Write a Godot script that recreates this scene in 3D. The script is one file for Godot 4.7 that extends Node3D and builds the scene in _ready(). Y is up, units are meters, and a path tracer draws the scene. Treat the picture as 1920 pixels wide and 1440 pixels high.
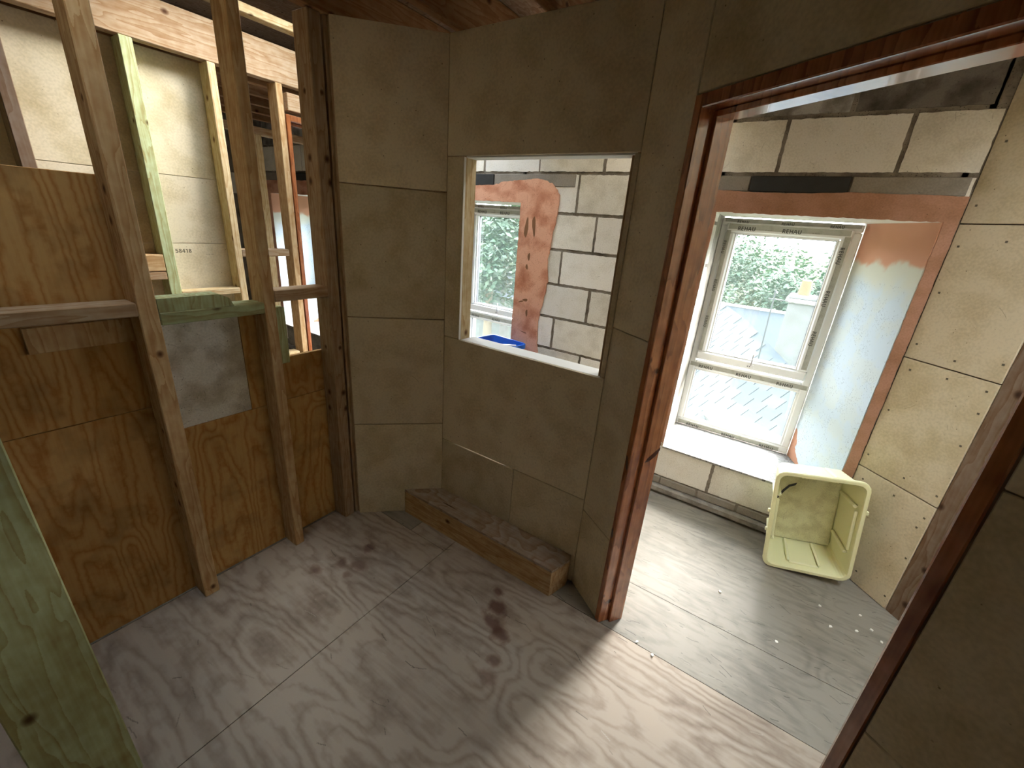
extends Node3D
# A half-built attic landing: stud and plywood wall on the left, plasterboard walls with a
# serving opening and a doorway, and the block outer wall with its windows beyond.
# x runs along the outer wall, -z points outdoors, y is up. Metres.

const CEIL := 2.295          # underside of the joists
const ZE := -2.60            # inner face of the block wall
const ZW := -3.05            # inner face of the window frames
const XA := -1.77            # face of the stud wall on the left
const XB := -3.0             # face of the second stud wall further left
const ZB := -1.537           # face of the wall with the opening

var M := {}
var meshes := {}
var taken := {}

# ------------------------------------------------------------------ helpers
func numbered(called: String) -> String:
	if not taken.has(called):
		taken[called] = 0
		return called
	taken[called] += 1
	return "%s_%03d" % [called, taken[called]]

func thing(called: String, label: String, category: String, at := Vector3.ZERO, group := "") -> Node3D:
	var o := Node3D.new()
	o.name = numbered(called)
	add_child(o)
	o.position = at
	o.set_meta("label", label)
	o.set_meta("category", category)
	if group != "":
		o.set_meta("group", group)
	return o

func structure(called: String, label: String, category: String, at := Vector3.ZERO) -> Node3D:
	var o := thing(called, label, category, at)
	o.set_meta("kind", "structure")
	return o

func put(parent: Node, called: String, mesh: Mesh, m: Material, xf := Transform3D.IDENTITY) -> MeshInstance3D:
	var o := MeshInstance3D.new()
	o.name = called
	o.mesh = mesh
	o.material_override = m
	o.transform = xf
	o.cast_shadow = GeometryInstance3D.SHADOW_CASTING_SETTING_ON
	parent.add_child(o, true)
	return o

func tri(st: SurfaceTool, a: Vector3, b: Vector3, c: Vector3, out: Vector3) -> void:
	if (b - a).cross(c - a).dot(out) > 0.0:
		st.add_vertex(a); st.add_vertex(c); st.add_vertex(b)
	else:
		st.add_vertex(a); st.add_vertex(b); st.add_vertex(c)

func quad(st: SurfaceTool, a: Vector3, b: Vector3, c: Vector3, d: Vector3, out: Vector3) -> void:
	tri(st, a, b, c, out)
	tri(st, a, c, d, out)

func begin() -> SurfaceTool:
	var st := SurfaceTool.new()
	st.begin(Mesh.PRIMITIVE_TRIANGLES)
	st.set_smooth_group(-1)
	return st

func done(st: SurfaceTool) -> ArrayMesh:
	st.generate_normals()
	return st.commit()

func add_box(st: SurfaceTool, s: Vector3, c: float, xf := Transform3D.IDENTITY) -> void:
	# a box with chamfered edges
	var h := s * 0.5
	c = minf(c, minf(h.x, minf(h.y, h.z)) * 0.45)
	var v := {}
	for ix in [-1, 1]:
		for iy in [-1, 1]:
			for iz in [-1, 1]:
				var k := Vector3(ix, iy, iz)
				var p := k * h
				v[[k, 0]] = xf * (p - Vector3(0, iy * c, iz * c))
				v[[k, 1]] = xf * (p - Vector3(ix * c, 0, iz * c))
				v[[k, 2]] = xf * (p - Vector3(ix * c, iy * c, 0))
	var bs := xf.basis
	for ax in 3:
		var u := (ax + 1) % 3
		var w := (ax + 2) % 3
		for sg in [-1, 1]:
			var ks := []
			for q in [[-1, -1], [1, -1], [1, 1], [-1, 1]]:
				var k := Vector3.ZERO
				k[ax] = sg; k[u] = q[0]; k[w] = q[1]
				ks.append(k)
			var n := Vector3.ZERO
			n[ax] = sg
			quad(st, v[[ks[0], ax]], v[[ks[1], ax]], v[[ks[2], ax]], v[[ks[3], ax]], bs * n)
		for sa in [-1, 1]:
			for sb in [-1, 1]:
				var k0 := Vector3.ZERO
				k0[ax] = -1; k0[u] = sa; k0[w] = sb
				var k1 := k0
				k1[ax] = 1
				var n2 := Vector3.ZERO
				n2[u] = sa; n2[w] = sb
				quad(st, v[[k0, u]], v[[k1, u]], v[[k1, w]], v[[k0, w]], bs * n2)
	for ix in [-1, 1]:
		for iy in [-1, 1]:
			for iz in [-1, 1]:
				var k := Vector3(ix, iy, iz)
				tri(st, v[[k, 0]], v[[k, 1]], v[[k, 2]], bs * k)

func cbox(s: Vector3, c := 0.002) -> ArrayMesh:
	var key := "%.4f %.4f %.4f %.4f" % [s.x, s.y, s.z, c]
	if not meshes.has(key):
		var st := begin()
		add_box(st, s, c)
		meshes[key] = done(st)
	return meshes[key]

# an axis-aligned piece between two corners
func block(parent: Node, called: String, a: Vector3, b: Vector3, m: Material, c := 0.002) -> MeshInstance3D:
	var lo := Vector3(minf(a.x, b.x), minf(a.y, b.y), minf(a.z, b.z))
	var hi := Vector3(maxf(a.x, b.x), maxf(a.y, b.y), maxf(a.z, b.z))
	return put(parent, called, cbox(hi - lo, c), m, Transform3D(Basis.IDENTITY, (lo + hi) * 0.5))

# a timber from a to b (grain along its length); w across, d deep, `face` says where the w-side looks
func beam(parent: Node, called: String, a: Vector3, b: Vector3, w: float, d: float, m: Material, face := Vector3(1, 0, 0), c := 0.003) -> MeshInstance3D:
	var y := (b - a).normalized()
	var z := (face - y * face.dot(y)).normalized()
	var x := y.cross(z)
	return put(parent, called, cbox(Vector3(w, a.distance_to(b), d), c), m, Transform3D(Basis(x, y, z), (a + b) * 0.5))

# a flat outline (x, y) given thickness t backwards from z = 0
func slab(points: PackedVector2Array, t: float) -> ArrayMesh:
	var st := begin()
	var idx := Geometry2D.triangulate_polygon(points)
	for i in range(0, idx.size(), 3):
		var p := []
		for k in 3:
			p.append(points[idx[i + k]])
		tri(st, Vector3(p[0].x, p[0].y, 0), Vector3(p[1].x, p[1].y, 0), Vector3(p[2].x, p[2].y, 0), Vector3(0, 0, 1))
		tri(st, Vector3(p[0].x, p[0].y, -t), Vector3(p[1].x, p[1].y, -t), Vector3(p[2].x, p[2].y, -t), Vector3(0, 0, -1))
	var cw := Geometry2D.is_polygon_clockwise(points)
	for i in points.size():
		var a := points[i]
		var b := points[(i + 1) % points.size()]
		var e := b - a
		var n := Vector3(e.y, -e.x, 0) * (-1.0 if cw else 1.0)
		quad(st, Vector3(a.x, a.y, 0), Vector3(b.x, b.y, 0), Vector3(b.x, b.y, -t), Vector3(a.x, a.y, -t), n)
	return done(st)

# an outline in plan (x, z) raised from y0 to y1
func plan_prism(points: PackedVector2Array, y0: float, y1: float) -> ArrayMesh:
	var st := begin()
	var idx := Geometry2D.triangulate_polygon(points)
	for i in range(0, idx.size(), 3):
		for f in [[y0, -1.0], [y1, 1.0]]:
			var p := []
			for k in 3:
				p.append(Vector3(points[idx[i + k]].x, f[0], points[idx[i + k]].y))
			tri(st, p[0], p[1], p[2], Vector3(0, f[1], 0))
	var mid := Vector2.ZERO
	for p in points:
		mid += p / points.size()
	for i in points.size():
		var a := points[i]
		var b := points[(i + 1) % points.size()]
		var e := b - a
		var n := Vector2(e.y, -e.x)
		if n.dot((a + b) * 0.5 - mid) < 0:
			n = -n
		quad(st, Vector3(a.x, y0, a.y), Vector3(b.x, y0, b.y), Vector3(b.x, y1, b.y), Vector3(a.x, y1, a.y), Vector3(n.x, 0, n.y))
	return done(st)

# a thin sheet with texture coordinates 0..1 on its face: corner o, edges u and v, thickness t away from the viewer
func sheet(o: Vector3, u: Vector3, v: Vector3, t: float, uv0 := Vector2.ZERO, uv1 := Vector2.ONE) -> ArrayMesh:
	var st := begin()
	var n := u.cross(v).normalized()
	var back := -n * t
	var c := [o, o + u, o + u + v, o + v]
	var w := [Vector2(uv0.x, uv1.y), Vector2(uv1.x, uv1.y), Vector2(uv1.x, uv0.y), Vector2(uv0.x, uv0.y)]
	for f in [[0, 2, 1], [0, 3, 2]]:
		for k in f:
			st.set_uv(w[k])
			st.add_vertex(c[k])
	for f in [[0, 1, 2], [0, 2, 3]]:
		for k in f:
			st.set_uv(w[k])
			st.add_vertex(c[k] + back)
	for i in 4:
		var j := (i + 1) % 4
		for p in [[i, 0], [j, 0], [j, 1], [i, 0], [j, 1], [i, 1]]:
			st.set_uv(w[p[0]])
			st.add_vertex(c[p[0]] + back * p[1])
	return done(st)

# ------------------------------------------------------------------ textures
func noise_bytes(w: int, h: int, freq: float, sd: int, oct := 3, sx := 1.0, sy := 1.0, kind := FastNoiseLite.TYPE_SIMPLEX_SMOOTH) -> PackedByteArray:
	var n := FastNoiseLite.new()
	n.noise_type = kind
	n.seed = sd
	n.frequency = freq
	n.fractal_octaves = oct
	var iw := maxi(8, int(w * sx))
	var ih := maxi(8, int(h * sy))
	var im := n.get_seamless_image(iw, ih, false, false, 0.1, true)
	if iw != w or ih != h:
		im.resize(w, h, Image.INTERPOLATE_CUBIC)
	im.convert(Image.FORMAT_L8)
	return im.get_data()

func texture_of(w: int, h: int, data: PackedByteArray) -> ImageTexture:
	var im := Image.create_from_data(w, h, false, Image.FORMAT_RGB8, data)
	im.generate_mipmaps()
	return ImageTexture.create_from_image(im)

func pack(data: PackedByteArray, i: int, c: Color) -> void:
	data[i * 3] = clampi(int(c.r * 255.0), 0, 255)
	data[i * 3 + 1] = clampi(int(c.g * 255.0), 0, 255)
	data[i * 3 + 2] = clampi(int(c.b * 255.0), 0, 255)

# sawn softwood: grain along v, knots that push the grain aside
func wood_texture(sd: int, knots: int, light: Color, dark: Color, rings: float) -> ImageTexture:
	var w := 256
	var h := 768
	var r := RandomNumberGenerator.new()
	r.seed = sd
	var n1 := noise_bytes(w, h, 0.012, sd, 3, 1.0, 0.15)
	var n2 := noise_bytes(w, h, 0.09, sd + 1, 2, 1.0, 0.06)
	var n3 := noise_bytes(w, h, 0.02, sd + 2, 4)
	var ks := []
	for k in knots:
		ks.append([r.randf_range(0.1, 0.9) * w, r.randf_range(0.05, 0.95) * h, r.randf_range(7, 15)])
	var data := PackedByteArray()
	data.resize(w * h * 3)
	for y in h:
		var near := []
		for k in ks:
			if absf(y - k[1]) < k[2] * 6.0:
				near.append(k)
		for x in w:
			var i := y * w + x
			var t := x / float(w) + (n1[i] - 128) / 128.0 * 0.16
			var knot := 0.0
			for k in near:
				var dx: float = (x - k[0]) / k[2]
				var dy: float = (y - k[1]) / k[2]
				var q := dx * dx + dy * dy * 0.35
				t += signf(dx) * exp(-q * 0.35) * 0.06
				knot = maxf(knot, clampf(1.25 - sqrt(dx * dx + dy * dy) * 1.15, 0.0, 1.0))
			var ring := fposmod(t * rings, 1.0)
			ring = pow(ring, 2.2) * 0.62 + (n2[i] / 255.0) * 0.38
			var c := light.lerp(dark, clampf(ring * 0.85 + (n3[i] - 128) / 128.0 * 0.22, 0.0, 1.0))
			c = c.lerp(Color(dark.r * 0.5, dark.g * 0.4, dark.b * 0.32), knot * 0.9)
			pack(data, i, c)
	return texture_of(w, h, data)

# rotary-cut plywood: wandering contour bands
func ply_texture(sd: int, light: Color, dark: Color, bands: float, contrast: float, dirt: float) -> ImageTexture:
	var s := 1024
	var a := noise_bytes(s, s, 0.007, sd, 2, 1.0, 0.16)
	var b := noise_bytes(s, s, 0.03, sd + 1, 4)
	var f := noise_bytes(s, s, 0.1, sd + 2, 2, 1.0, 0.06)
	var g := noise_bytes(s, s, 0.006, sd + 3, 4)
	var data := PackedByteArray()
	data.resize(s * s * 3)
	for i in s * s:
		var t := a[i] / 255.0 * bands + b[i] / 255.0 * 0.35
		var band := absf(fposmod(t, 1.0) * 2.0 - 1.0)
		band = band * band * contrast + (f[i] / 255.0 - 0.5) * 0.35
		var c := light.lerp(dark, clampf(band, 0.0, 1.0))
		var d := clampf((g[i] / 255.0 - 0.5) * 2.4 + (b[i] / 255.0 - 0.5) * 0.6, 0.0, 1.0) * dirt
		c = c.lerp(Color(0.36, 0.33, 0.30), d)
		pack(data, i, c)
	return texture_of(s, s, data)

# board, plaster and block faces: cloudy tone, specks and scuffs
func face_texture(sd: int, base: Color, cloud: Color, cloud_amount: float, speck: Color, specks: int, scuffs: int, s := 512) -> ImageTexture:
	var a := noise_bytes(s, s, 0.008, sd, 4)
	var b := noise_bytes(s, s, 0.12, sd + 1, 3)
	var r := RandomNumberGenerator.new()
	r.seed = sd
	var data := PackedByteArray()
	data.resize(s * s * 3)
	for i in s * s:
		var t := clampf((a[i] / 255.0 - 0.35) * 1.6, 0.0, 1.0) * cloud_amount
		var c := base.lerp(cloud, t)
		var g := 1.0 + (b[i] / 255.0 - 0.5) * 0.12
		pack(data, i, Color(c.r * g, c.g * g, c.b * g))
	for k in specks:
		var x := r.randi_range(2, s - 4)
		var y := r.randi_range(2, s - 4)
		var sz := 1 if r.randf() < 0.7 else 2
		var al := r.randf_range(0.25, 0.85)
		for dy in sz:
			for dx in sz:
				blend(data, (y + dy) * s + x + dx, speck, al)
	for k in scuffs:
		var x := r.randf_range(5, s - 5)
		var y := r.randf_range(5, s - 5)
		var an := r.randf_range(0, TAU)
		var al := r.randf_range(0.08, 0.4)
		for q in r.randi_range(6, 40):
			an += r.randf_range(-0.1, 0.1)
			x = clampf(x + cos(an), 1, s - 2)
			y = clampf(y + sin(an), 1, s - 2)
			blend(data, int(y) * s + int(x), speck, al)
	return texture_of(s, s, data)

func blend(data: PackedByteArray, i: int, c: Color, al: float) -> void:
	data[i * 3] = int(lerpf(data[i * 3], c.r * 255.0, al))
	data[i * 3 + 1] = int(lerpf(data[i * 3 + 1], c.g * 255.0, al))
	data[i * 3 + 2] = int(lerpf(data[i * 3 + 2], c.b * 255.0, al))

# dusty floor sheeting: worn plywood figure, grime patches, red-brown knots and spills, dark scratches
func floor_texture(sd: int, light: Color, dark: Color, bands: float, contrast: float, stains: Array, scratches: int) -> ImageTexture:
	var s := 1024
	var a := noise_bytes(s, s, 0.0075, sd, 2, 0.22, 1.0)
	var b := noise_bytes(s, s, 0.03, sd + 1, 4)
	var f := noise_bytes(s, s, 0.09, sd + 2, 3, 0.12, 1.0)
	var g := noise_bytes(s, s, 0.005, sd + 3, 5)
	var data := PackedByteArray()
	data.resize(s * s * 3)
	for i in s * s:
		var t := a[i] / 255.0 * bands + b[i] / 255.0 * 0.5
		var band := absf(fposmod(t, 1.0) * 2.0 - 1.0)
		band = pow(band, 1.5) * contrast + (f[i] / 255.0 - 0.5) * 0.55
		var c := light.lerp(dark, clampf(band + (g[i] / 255.0 - 0.5) * 0.7, 0.0, 1.0))
		pack(data, i, c)
	for st in stains:   # [u, v, radius in pixels, colour, strength]
		var cx: float = st[0] * s
		var cy: float = st[1] * s
		var rad: float = st[2]
		for y in range(maxi(0, int(cy - rad * 1.6)), mini(s, int(cy + rad * 1.6))):
			for x in range(maxi(0, int(cx - rad * 1.6)), mini(s, int(cx + rad * 1.6))):
				var i := y * s + x
				var q := Vector2((x - cx) * 0.8, y - cy).length() / rad + (b[i] / 255.0 - 0.5) * 1.1
				var al := clampf((1.05 - q) * 1.6, 0.0, 1.0) * float(st[4]) * 0.8
				if al > 0.0:
					blend(data, i, st[3], al)
	var r := RandomNumberGenerator.new()
	r.seed = sd
	for k in scratches:
		var x := r.randf_range(5, s - 5)
		var y := r.randf_range(5, s - 5)
		var an := r.randf_range(-0.5, 0.5) + (PI if r.randf() < 0.5 else 0.0)
		var al := r.randf_range(0.1, 0.5)
		var tone := Color(0.16, 0.15, 0.14) if r.randf() < 0.75 else Color(0.9, 0.88, 0.84)
		for q in r.randi_range(3, 26):
			an += r.randf_range(-0.08, 0.08)
			x = clampf(x + cos(an), 1, s - 2)
			y = clampf(y + sin(an), 1, s - 2)
			blend(data, int(y) * s + int(x), tone, al)
	return texture_of(s, s, data)

# painted window reveal with bare pink plaster at its head and foot, speckled with mould
func reveal_texture(sd: int) -> ImageTexture:
	var s := 512
	var a := noise_bytes(s, s, 0.016, sd, 4, 0.36, 1.0)
	var b := noise_bytes(s, s, 0.06, sd + 1, 4, 0.36, 1.0)
	var m := noise_bytes(s, s, 0.014, sd + 2, 3, 0.36, 1.0)
	var r := RandomNumberGenerator.new()
	r.seed = sd
	var paint := Color(0.80, 0.86, 0.90)
	var worn := Color(0.86, 0.86, 0.78)
	var pink := Color(0.84, 0.62, 0.50)
	var data := PackedByteArray()
	data.resize(s * s * 3)
	for y in s:
		for x in s:
			var i := y * s + x
			var u := x / float(s)
			var v := y / float(s)
			var c := paint.lerp(worn, clampf((a[i] / 255.0 - 0.4) * 1.2, 0.0, 0.3))
			var wob := (b[i] / 255.0 - 0.5) * 0.010 + (m[i] / 255.0 - 0.5) * 0.05
			c = c.lerp(worn, smoothstep(0.24, 0.16, v + wob) * 0.8)
			c = c.lerp(pink, smoothstep(0.150, 0.118, v + wob))
			if v > 0.86 + u * 0.45 + wob * 1.5:
				c = pink.darkened(0.06)
			pack(data, i, c)
	for k in 9000:
		var x := r.randi_range(2, s - 4)
		var y := r.randi_range(int(s * 0.2), int(s * 0.95))
		var dense := m[y * s + x] / 255.0
		if r.randf() > pow(dense, 2.5) * 2.2:
			continue
		var al := r.randf_range(0.2, 0.75)
		blend(data, y * s + x, Color(0.26, 0.30, 0.36), al)
		if r.randf() < 0.5:
			blend(data, y * s + x + 1, Color(0.28, 0.32, 0.38), al)
		if r.randf() < 0.12:
			blend(data, (y + 1) * s + x, Color(0.20, 0.20, 0.22), al)
			blend(data, (y + 1) * s + x + 1, Color(0.20, 0.20, 0.22), al)
	return texture_of(s, s, data)

func sill_texture(sd: int) -> ImageTexture:
	var s := 512
	var b := noise_bytes(s, s, 0.04, sd, 4)
	var m := noise_bytes(s, s, 0.012, sd + 2, 3)
	var r := RandomNumberGenerator.new()
	r.seed = sd
	var data := PackedByteArray()
	data.resize(s * s * 3)
	for i in s * s:
		var g := 0.55 + (b[i] / 255.0 - 0.5) * 0.12
		pack(data, i, Color(g, g * 0.985, g * 0.95))
	for k in 5200:
		var x := r.randf_range(2, s - 4)
		var y := r.randf_range(2, s - 4)
		if r.randf() > pow(m[int(y) * s + int(x)] / 255.0, 2.0) * 2.0:
			continue
		var al := r.randf_range(0.15, 0.6)
		var an := r.randf_range(-0.7, 0.7)
		for q in r.randi_range(1, 12):
			an += r.randf_range(-0.5, 0.5)
			x = clampf(x + cos(an), 1, s - 2)
			y = clampf(y + sin(an) * 0.6, 1, s - 3)
			for w in 2:
				blend(data, (int(y) + w) * s + int(x), Color(0.12, 0.12, 0.115), al)
	return texture_of(s, s, data)

# ------------------------------------------------------------------ materials
func mat(color: Color, rough := 0.85, tex: Texture2D = null, scale := Vector3.ZERO, offset := Vector3.ZERO, world := false) -> StandardMaterial3D:
	var m := StandardMaterial3D.new()
	m.albedo_color = color
	m.roughness = rough
	m.metallic_specular = 0.4
	if tex:
		m.albedo_texture = tex
		if scale != Vector3.ZERO:
			m.uv1_triplanar = true
			m.uv1_world_triplanar = world
			m.uv1_scale = scale
			m.uv1_offset = offset
			m.uv1_triplanar_sharpness = 8.0
	return m

func lin(r: float, g: float, b: float) -> Color:
	return Color(r, g, b).linear_to_srgb()

func woods(called: String, tint: Color, rough: float, texs: Array) -> void:
	var list := []
	for k in 4:
		list.append(mat(tint.darkened(0.05 * (k % 3)), rough, texs[k % texs.size()], Vector3(3.6, 0.95, 3.6), Vector3(0.31 * k + 0.1, 0.37 * k, 0.53 * k + 0.2)))
	M[called] = list

func wood(called: String, k: int) -> Material:
	return M[called][k % 4]

func make_materials() -> void:
	var pale := Color(1, 1, 1)
	var grain := Color(0.78, 0.66, 0.52)
	var pine := wood_texture(11, 5, pale, grain, 9.0)
	var pine2 := wood_texture(23, 3, pale, grain, 7.0)
	var red := wood_texture(37, 2, pale, Color(0.62, 0.48, 0.40), 6.0)
	woods("pine", lin(0.62, 0.45, 0.25), 0.8, [pine, pine2])
	woods("cream", lin(0.66, 0.55, 0.34), 0.8, [pine2, pine])
	woods("green", lin(0.47, 0.55, 0.32), 0.85, [pine2, pine])
	woods("brown", lin(0.36, 0.21, 0.11), 0.8, [pine, pine2])
	woods("old", lin(0.48, 0.36, 0.24), 0.85, [pine, pine2])
	woods("red", lin(0.43, 0.155, 0.052), 0.24, [red])
	woods("dusty", lin(0.27, 0.20, 0.15), 0.9, [pine2])
	M["ledge_top"] = mat(lin(0.40, 0.345, 0.29), 0.9, pine2, Vector3(0.95, 3.6, 3.6))
	M["sill_board"] = mat(lin(0.80, 0.79, 0.74), 0.7)
	for m in M["red"]:
		m.metallic_specular = 0.6
		m.clearcoat_enabled = true
		m.clearcoat = 1.0
		m.clearcoat_roughness = 0.08

	var ply := ply_texture(51, Color(1, 1, 1), Color(0.82, 0.66, 0.48), 5.0, 0.65, 0.2)
	M["ply"] = [mat(lin(0.56, 0.35, 0.13), 0.75, ply, Vector3(0.8, 0.8, 0.8), Vector3(0.1, 0.2, 0.3)),
		mat(lin(0.50, 0.30, 0.11), 0.75, ply, Vector3(0.8, 0.8, 0.8), Vector3(0.6, 0.5, 0.1))]

	var board := face_texture(61, Color(1, 1, 1), Color(0.90, 0.88, 0.84), 0.9, Color(0.45, 0.42, 0.38), 180, 8)
	var board_b := face_texture(67, Color(0.99, 0.99, 0.98), Color(0.88, 0.86, 0.80), 1.0, Color(0.42, 0.38, 0.33), 140, 12)
	M["board"] = []
	for k in 4:
		M["board"].append(mat(lin(0.66, 0.58, 0.425).darkened(0.02 * k), 0.9, [board, board_b][k % 2], Vector3(1.1, 1.1, 1.1), Vector3(0.37 * k, 0.21 * k, 0.13)))
	M["board_edge"] = mat(lin(0.75, 0.72, 0.66), 0.95)
	M["stained_board"] = mat(lin(0.76, 0.75, 0.71), 0.95, face_texture(71, Color(0.97, 0.97, 0.96), Color(0.70, 0.67, 0.60), 0.7, Color(0.35, 0.33, 0.28), 900, 160), Vector3(1.6, 1.6, 1.6))

	var blk := face_texture(81, Color(1, 1, 1), Color(0.95, 0.945, 0.93), 0.9, Color(0.40, 0.38, 0.35), 160, 18)
	var blk_b := face_texture(83, Color(0.985, 0.98, 0.965), Color(0.90, 0.89, 0.86), 1.0, Color(0.38, 0.36, 0.33), 120, 30)
	var cement := face_texture(87, Color(1, 1, 1), Color(0.62, 0.60, 0.57), 1.0, Color(0.3, 0.29, 0.27), 700, 60)
	M["block"] = []
	for k in 4:
		M["block"].append(mat(lin(0.78, 0.765, 0.72).darkened(0.02 * k), 0.95, [blk, blk_b][k % 2], Vector3(1.5, 1.5, 1.5), Vector3(0.29 * k, 0.17 * k, 0.2)))
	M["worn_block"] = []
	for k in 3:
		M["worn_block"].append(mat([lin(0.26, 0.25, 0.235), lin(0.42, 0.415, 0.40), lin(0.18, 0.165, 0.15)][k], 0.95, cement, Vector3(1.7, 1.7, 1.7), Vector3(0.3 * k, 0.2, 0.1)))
	M["grey_block"] = mat(lin(0.27, 0.25, 0.225), 0.95, blk_b, Vector3(1.5, 1.5, 1.5))
	M["mortar"] = mat(lin(0.25, 0.225, 0.19), 0.97, face_texture(91, Color(1, 1, 1), Color(0.7, 0.68, 0.65), 1.0, Color(0.4, 0.38, 0.35), 1500, 40, 256), Vector3(2.5, 2.5, 2.5), Vector3.ZERO, true)
	M["slate_lintel"] = mat(lin(0.035, 0.037, 0.04), 0.8, blk_b, Vector3(3, 3, 3))
	M["pink"] = mat(lin(0.66, 0.36, 0.245), 0.95, face_texture(97, Color(1, 1, 1), Color(0.80, 0.68, 0.62), 1.0, Color(0.40, 0.26, 0.18), 900, 110), Vector3(1.3, 1.3, 1.3), Vector3(0.3, 0.1, 0), true)
	M["pink_worn"] = mat(lin(0.42, 0.23, 0.16), 0.95, board_b, Vector3(1.6, 1.6, 1.6), Vector3(0.1, 0.1, 0), true)
	M["stain"] = mat(lin(0.20, 0.10, 0.05), 0.95)
	M["reveal"] = mat(lin(0.80, 0.80, 0.80), 0.8, reveal_texture(101))
	M["reveal_plain"] = mat(lin(0.72, 0.70, 0.64), 0.9, board, Vector3(1.5, 1.5, 1.5))
	M["sill"] = mat(Color(1, 1, 1), 0.7, sill_texture(107))
	M["concrete"] = mat(lin(0.30, 0.285, 0.26), 0.95, face_texture(109, Color(1, 1, 1), Color(0.72, 0.70, 0.68), 1.0, Color(0.35, 0.33, 0.3), 1200, 60), Vector3(2, 2, 2))
	M["outer_render"] = mat(lin(0.55, 0.54, 0.50), 0.95)

	var ruddy := Color(0.36, 0.22, 0.17)
	var stains := []
	var r := RandomNumberGenerator.new()
	r.seed = 5
	# x from -1.9 to 0.6 and z from -1.6 to 0.9 lie on this map
	for q in [[-0.80, -1.27, 10.0, 0.8], [-0.76, -1.19, 17.0, 0.8], [-0.72, -1.12, 20.0, 0.75], [-0.67, -1.09, 15.0, 0.7], [-0.62, -0.99, 12.0, 0.55], [-0.60, -0.93, 14.0, 0.45],
			[-1.48, -1.08, 14.0, 0.6], [-1.44, -0.97, 19.0, 0.5], [-1.50, -0.93, 14.0, 0.5], [-1.56, -0.83, 12.0, 0.6], [-1.42, -0.90, 9.0, 0.5]]:
		stains.append([(q[0] + 1.9) / 2.5, (q[1] + 1.6) / 2.5, q[2], ruddy, q[3]])
	M["floor_landing"] = mat(Color(0.88, 0.88, 0.88), 0.7, floor_texture(121, Color(0.75, 0.695, 0.63), Color(0.53, 0.465, 0.405), 6.0, 0.55, stains, 240))
	M["floor_room"] = mat(Color(0.74, 0.735, 0.72), 0.62, floor_texture(131, Color(0.75, 0.725, 0.68), Color(0.56, 0.54, 0.50), 5.0, 0.35, [], 1500))
	M["dark_gap"] = mat(lin(0.03, 0.025, 0.02), 1.0)

	M["upvc"] = mat(lin(0.80, 0.81, 0.80), 0.35)
	M["film"] = mat(lin(0.42, 0.42, 0.37), 0.5, face_texture(141, Color(1, 1, 1), Color(0.86, 0.86, 0.84), 0.8, Color(0.6, 0.6, 0.58), 500, 60, 256), Vector3(6, 6, 6))
	M["print"] = mat(lin(0.06, 0.06, 0.055), 0.7)
	M["knot"] = mat(lin(0.055, 0.016, 0.007), 0.4)
	M["stamp"] = mat(lin(0.12, 0.105, 0.075), 0.9)
	M["gasket"] = mat(lin(0.05, 0.055, 0.06), 0.6)
	M["metal"] = mat(lin(0.5, 0.5, 0.5), 0.35)
	M["metal"].metallic = 0.9
	var glass := StandardMaterial3D.new()
	glass.transparency = BaseMaterial3D.TRANSPARENCY_ALPHA
	glass.albedo_color = Color(0.86, 0.97, 0.95, 0.06)
	glass.roughness = 0.02
	M["glass"] = glass

	var yellow := StandardMaterial3D.new()
	yellow.albedo_color = lin(0.82, 0.82, 0.50)
	yellow.roughness = 0.5
	yellow.backlight_enabled = true
	yellow.backlight = Color(0.3, 0.3, 0.15)
	M["yellow"] = yellow
	M["yellow_rib"] = mat(lin(0.85, 0.85, 0.56), 0.45)
	M["bin_base"] = mat(lin(0.74, 0.73, 0.48), 0.6, face_texture(151, Color(1, 1, 1), Color(0.74, 0.71, 0.62), 0.55, Color(0.25, 0.22, 0.15), 500, 90), Vector3(2.2, 2.2, 2.2))
	M["blue"] = mat(lin(0.015, 0.17, 0.75), 0.4)
	M["blue"].backlight_enabled = true
	M["blue"].backlight = Color(0.5, 0.5, 0.5)
	M["blue_label"] = mat(lin(0.45, 0.50, 0.55), 0.5)
	M["chip"] = mat(lin(0.80, 0.79, 0.74), 0.95)

	M["slate"] = []
	for k in 4:
		M["slate"].append(mat(lin(0.031 - 0.004 * k, 0.035 - 0.004 * k, 0.038 - 0.004 * k), 0.75))
	M["slate_far"] = mat(lin(0.017, 0.022, 0.028), 0.85)
	M["white_render"] = mat(lin(0.10, 0.10, 0.098), 0.9, blk_b, Vector3(0.8, 0.8, 0.8))
	M["terracotta"] = mat(lin(0.19, 0.065, 0.028), 0.85)
	M["mast"] = mat(lin(0.03, 0.03, 0.03), 0.6)
	M["bark"] = mat(lin(0.12, 0.09, 0.06), 0.95)
	M["grass"] = mat(lin(0.06, 0.085, 0.03), 1.0, blk_b, Vector3(0.3, 0.3, 0.3))
	var leaf := StandardMaterial3D.new()
	leaf.vertex_color_use_as_albedo = true
	leaf.roughness = 0.7
	leaf.backlight_enabled = true
	leaf.backlight = Color(0.35, 0.45, 0.2)
	leaf.cull_mode = BaseMaterial3D.CULL_DISABLED
	M["leaf"] = leaf

# ------------------------------------------------------------------ walls made of boards
# a wall face: origin (x, z) at s = 0, direction along it, normal towards the viewer
class Face:
	var o: Vector3
	var d: Vector3
	var n: Vector3
	func _init(ox: float, oz: float, dx: float, dz: float, eye: Vector3) -> void:
		o = Vector3(ox, 0, oz)
		d = Vector3(dx, 0, dz).normalized()
		n = d.cross(Vector3.UP)
		if n.dot(eye - o) < 0:
			n = -n
	func at(s: float, y: float, depth := 0.0) -> Vector3:
		return o + d * s + Vector3(0, y, 0) - n * depth

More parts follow.
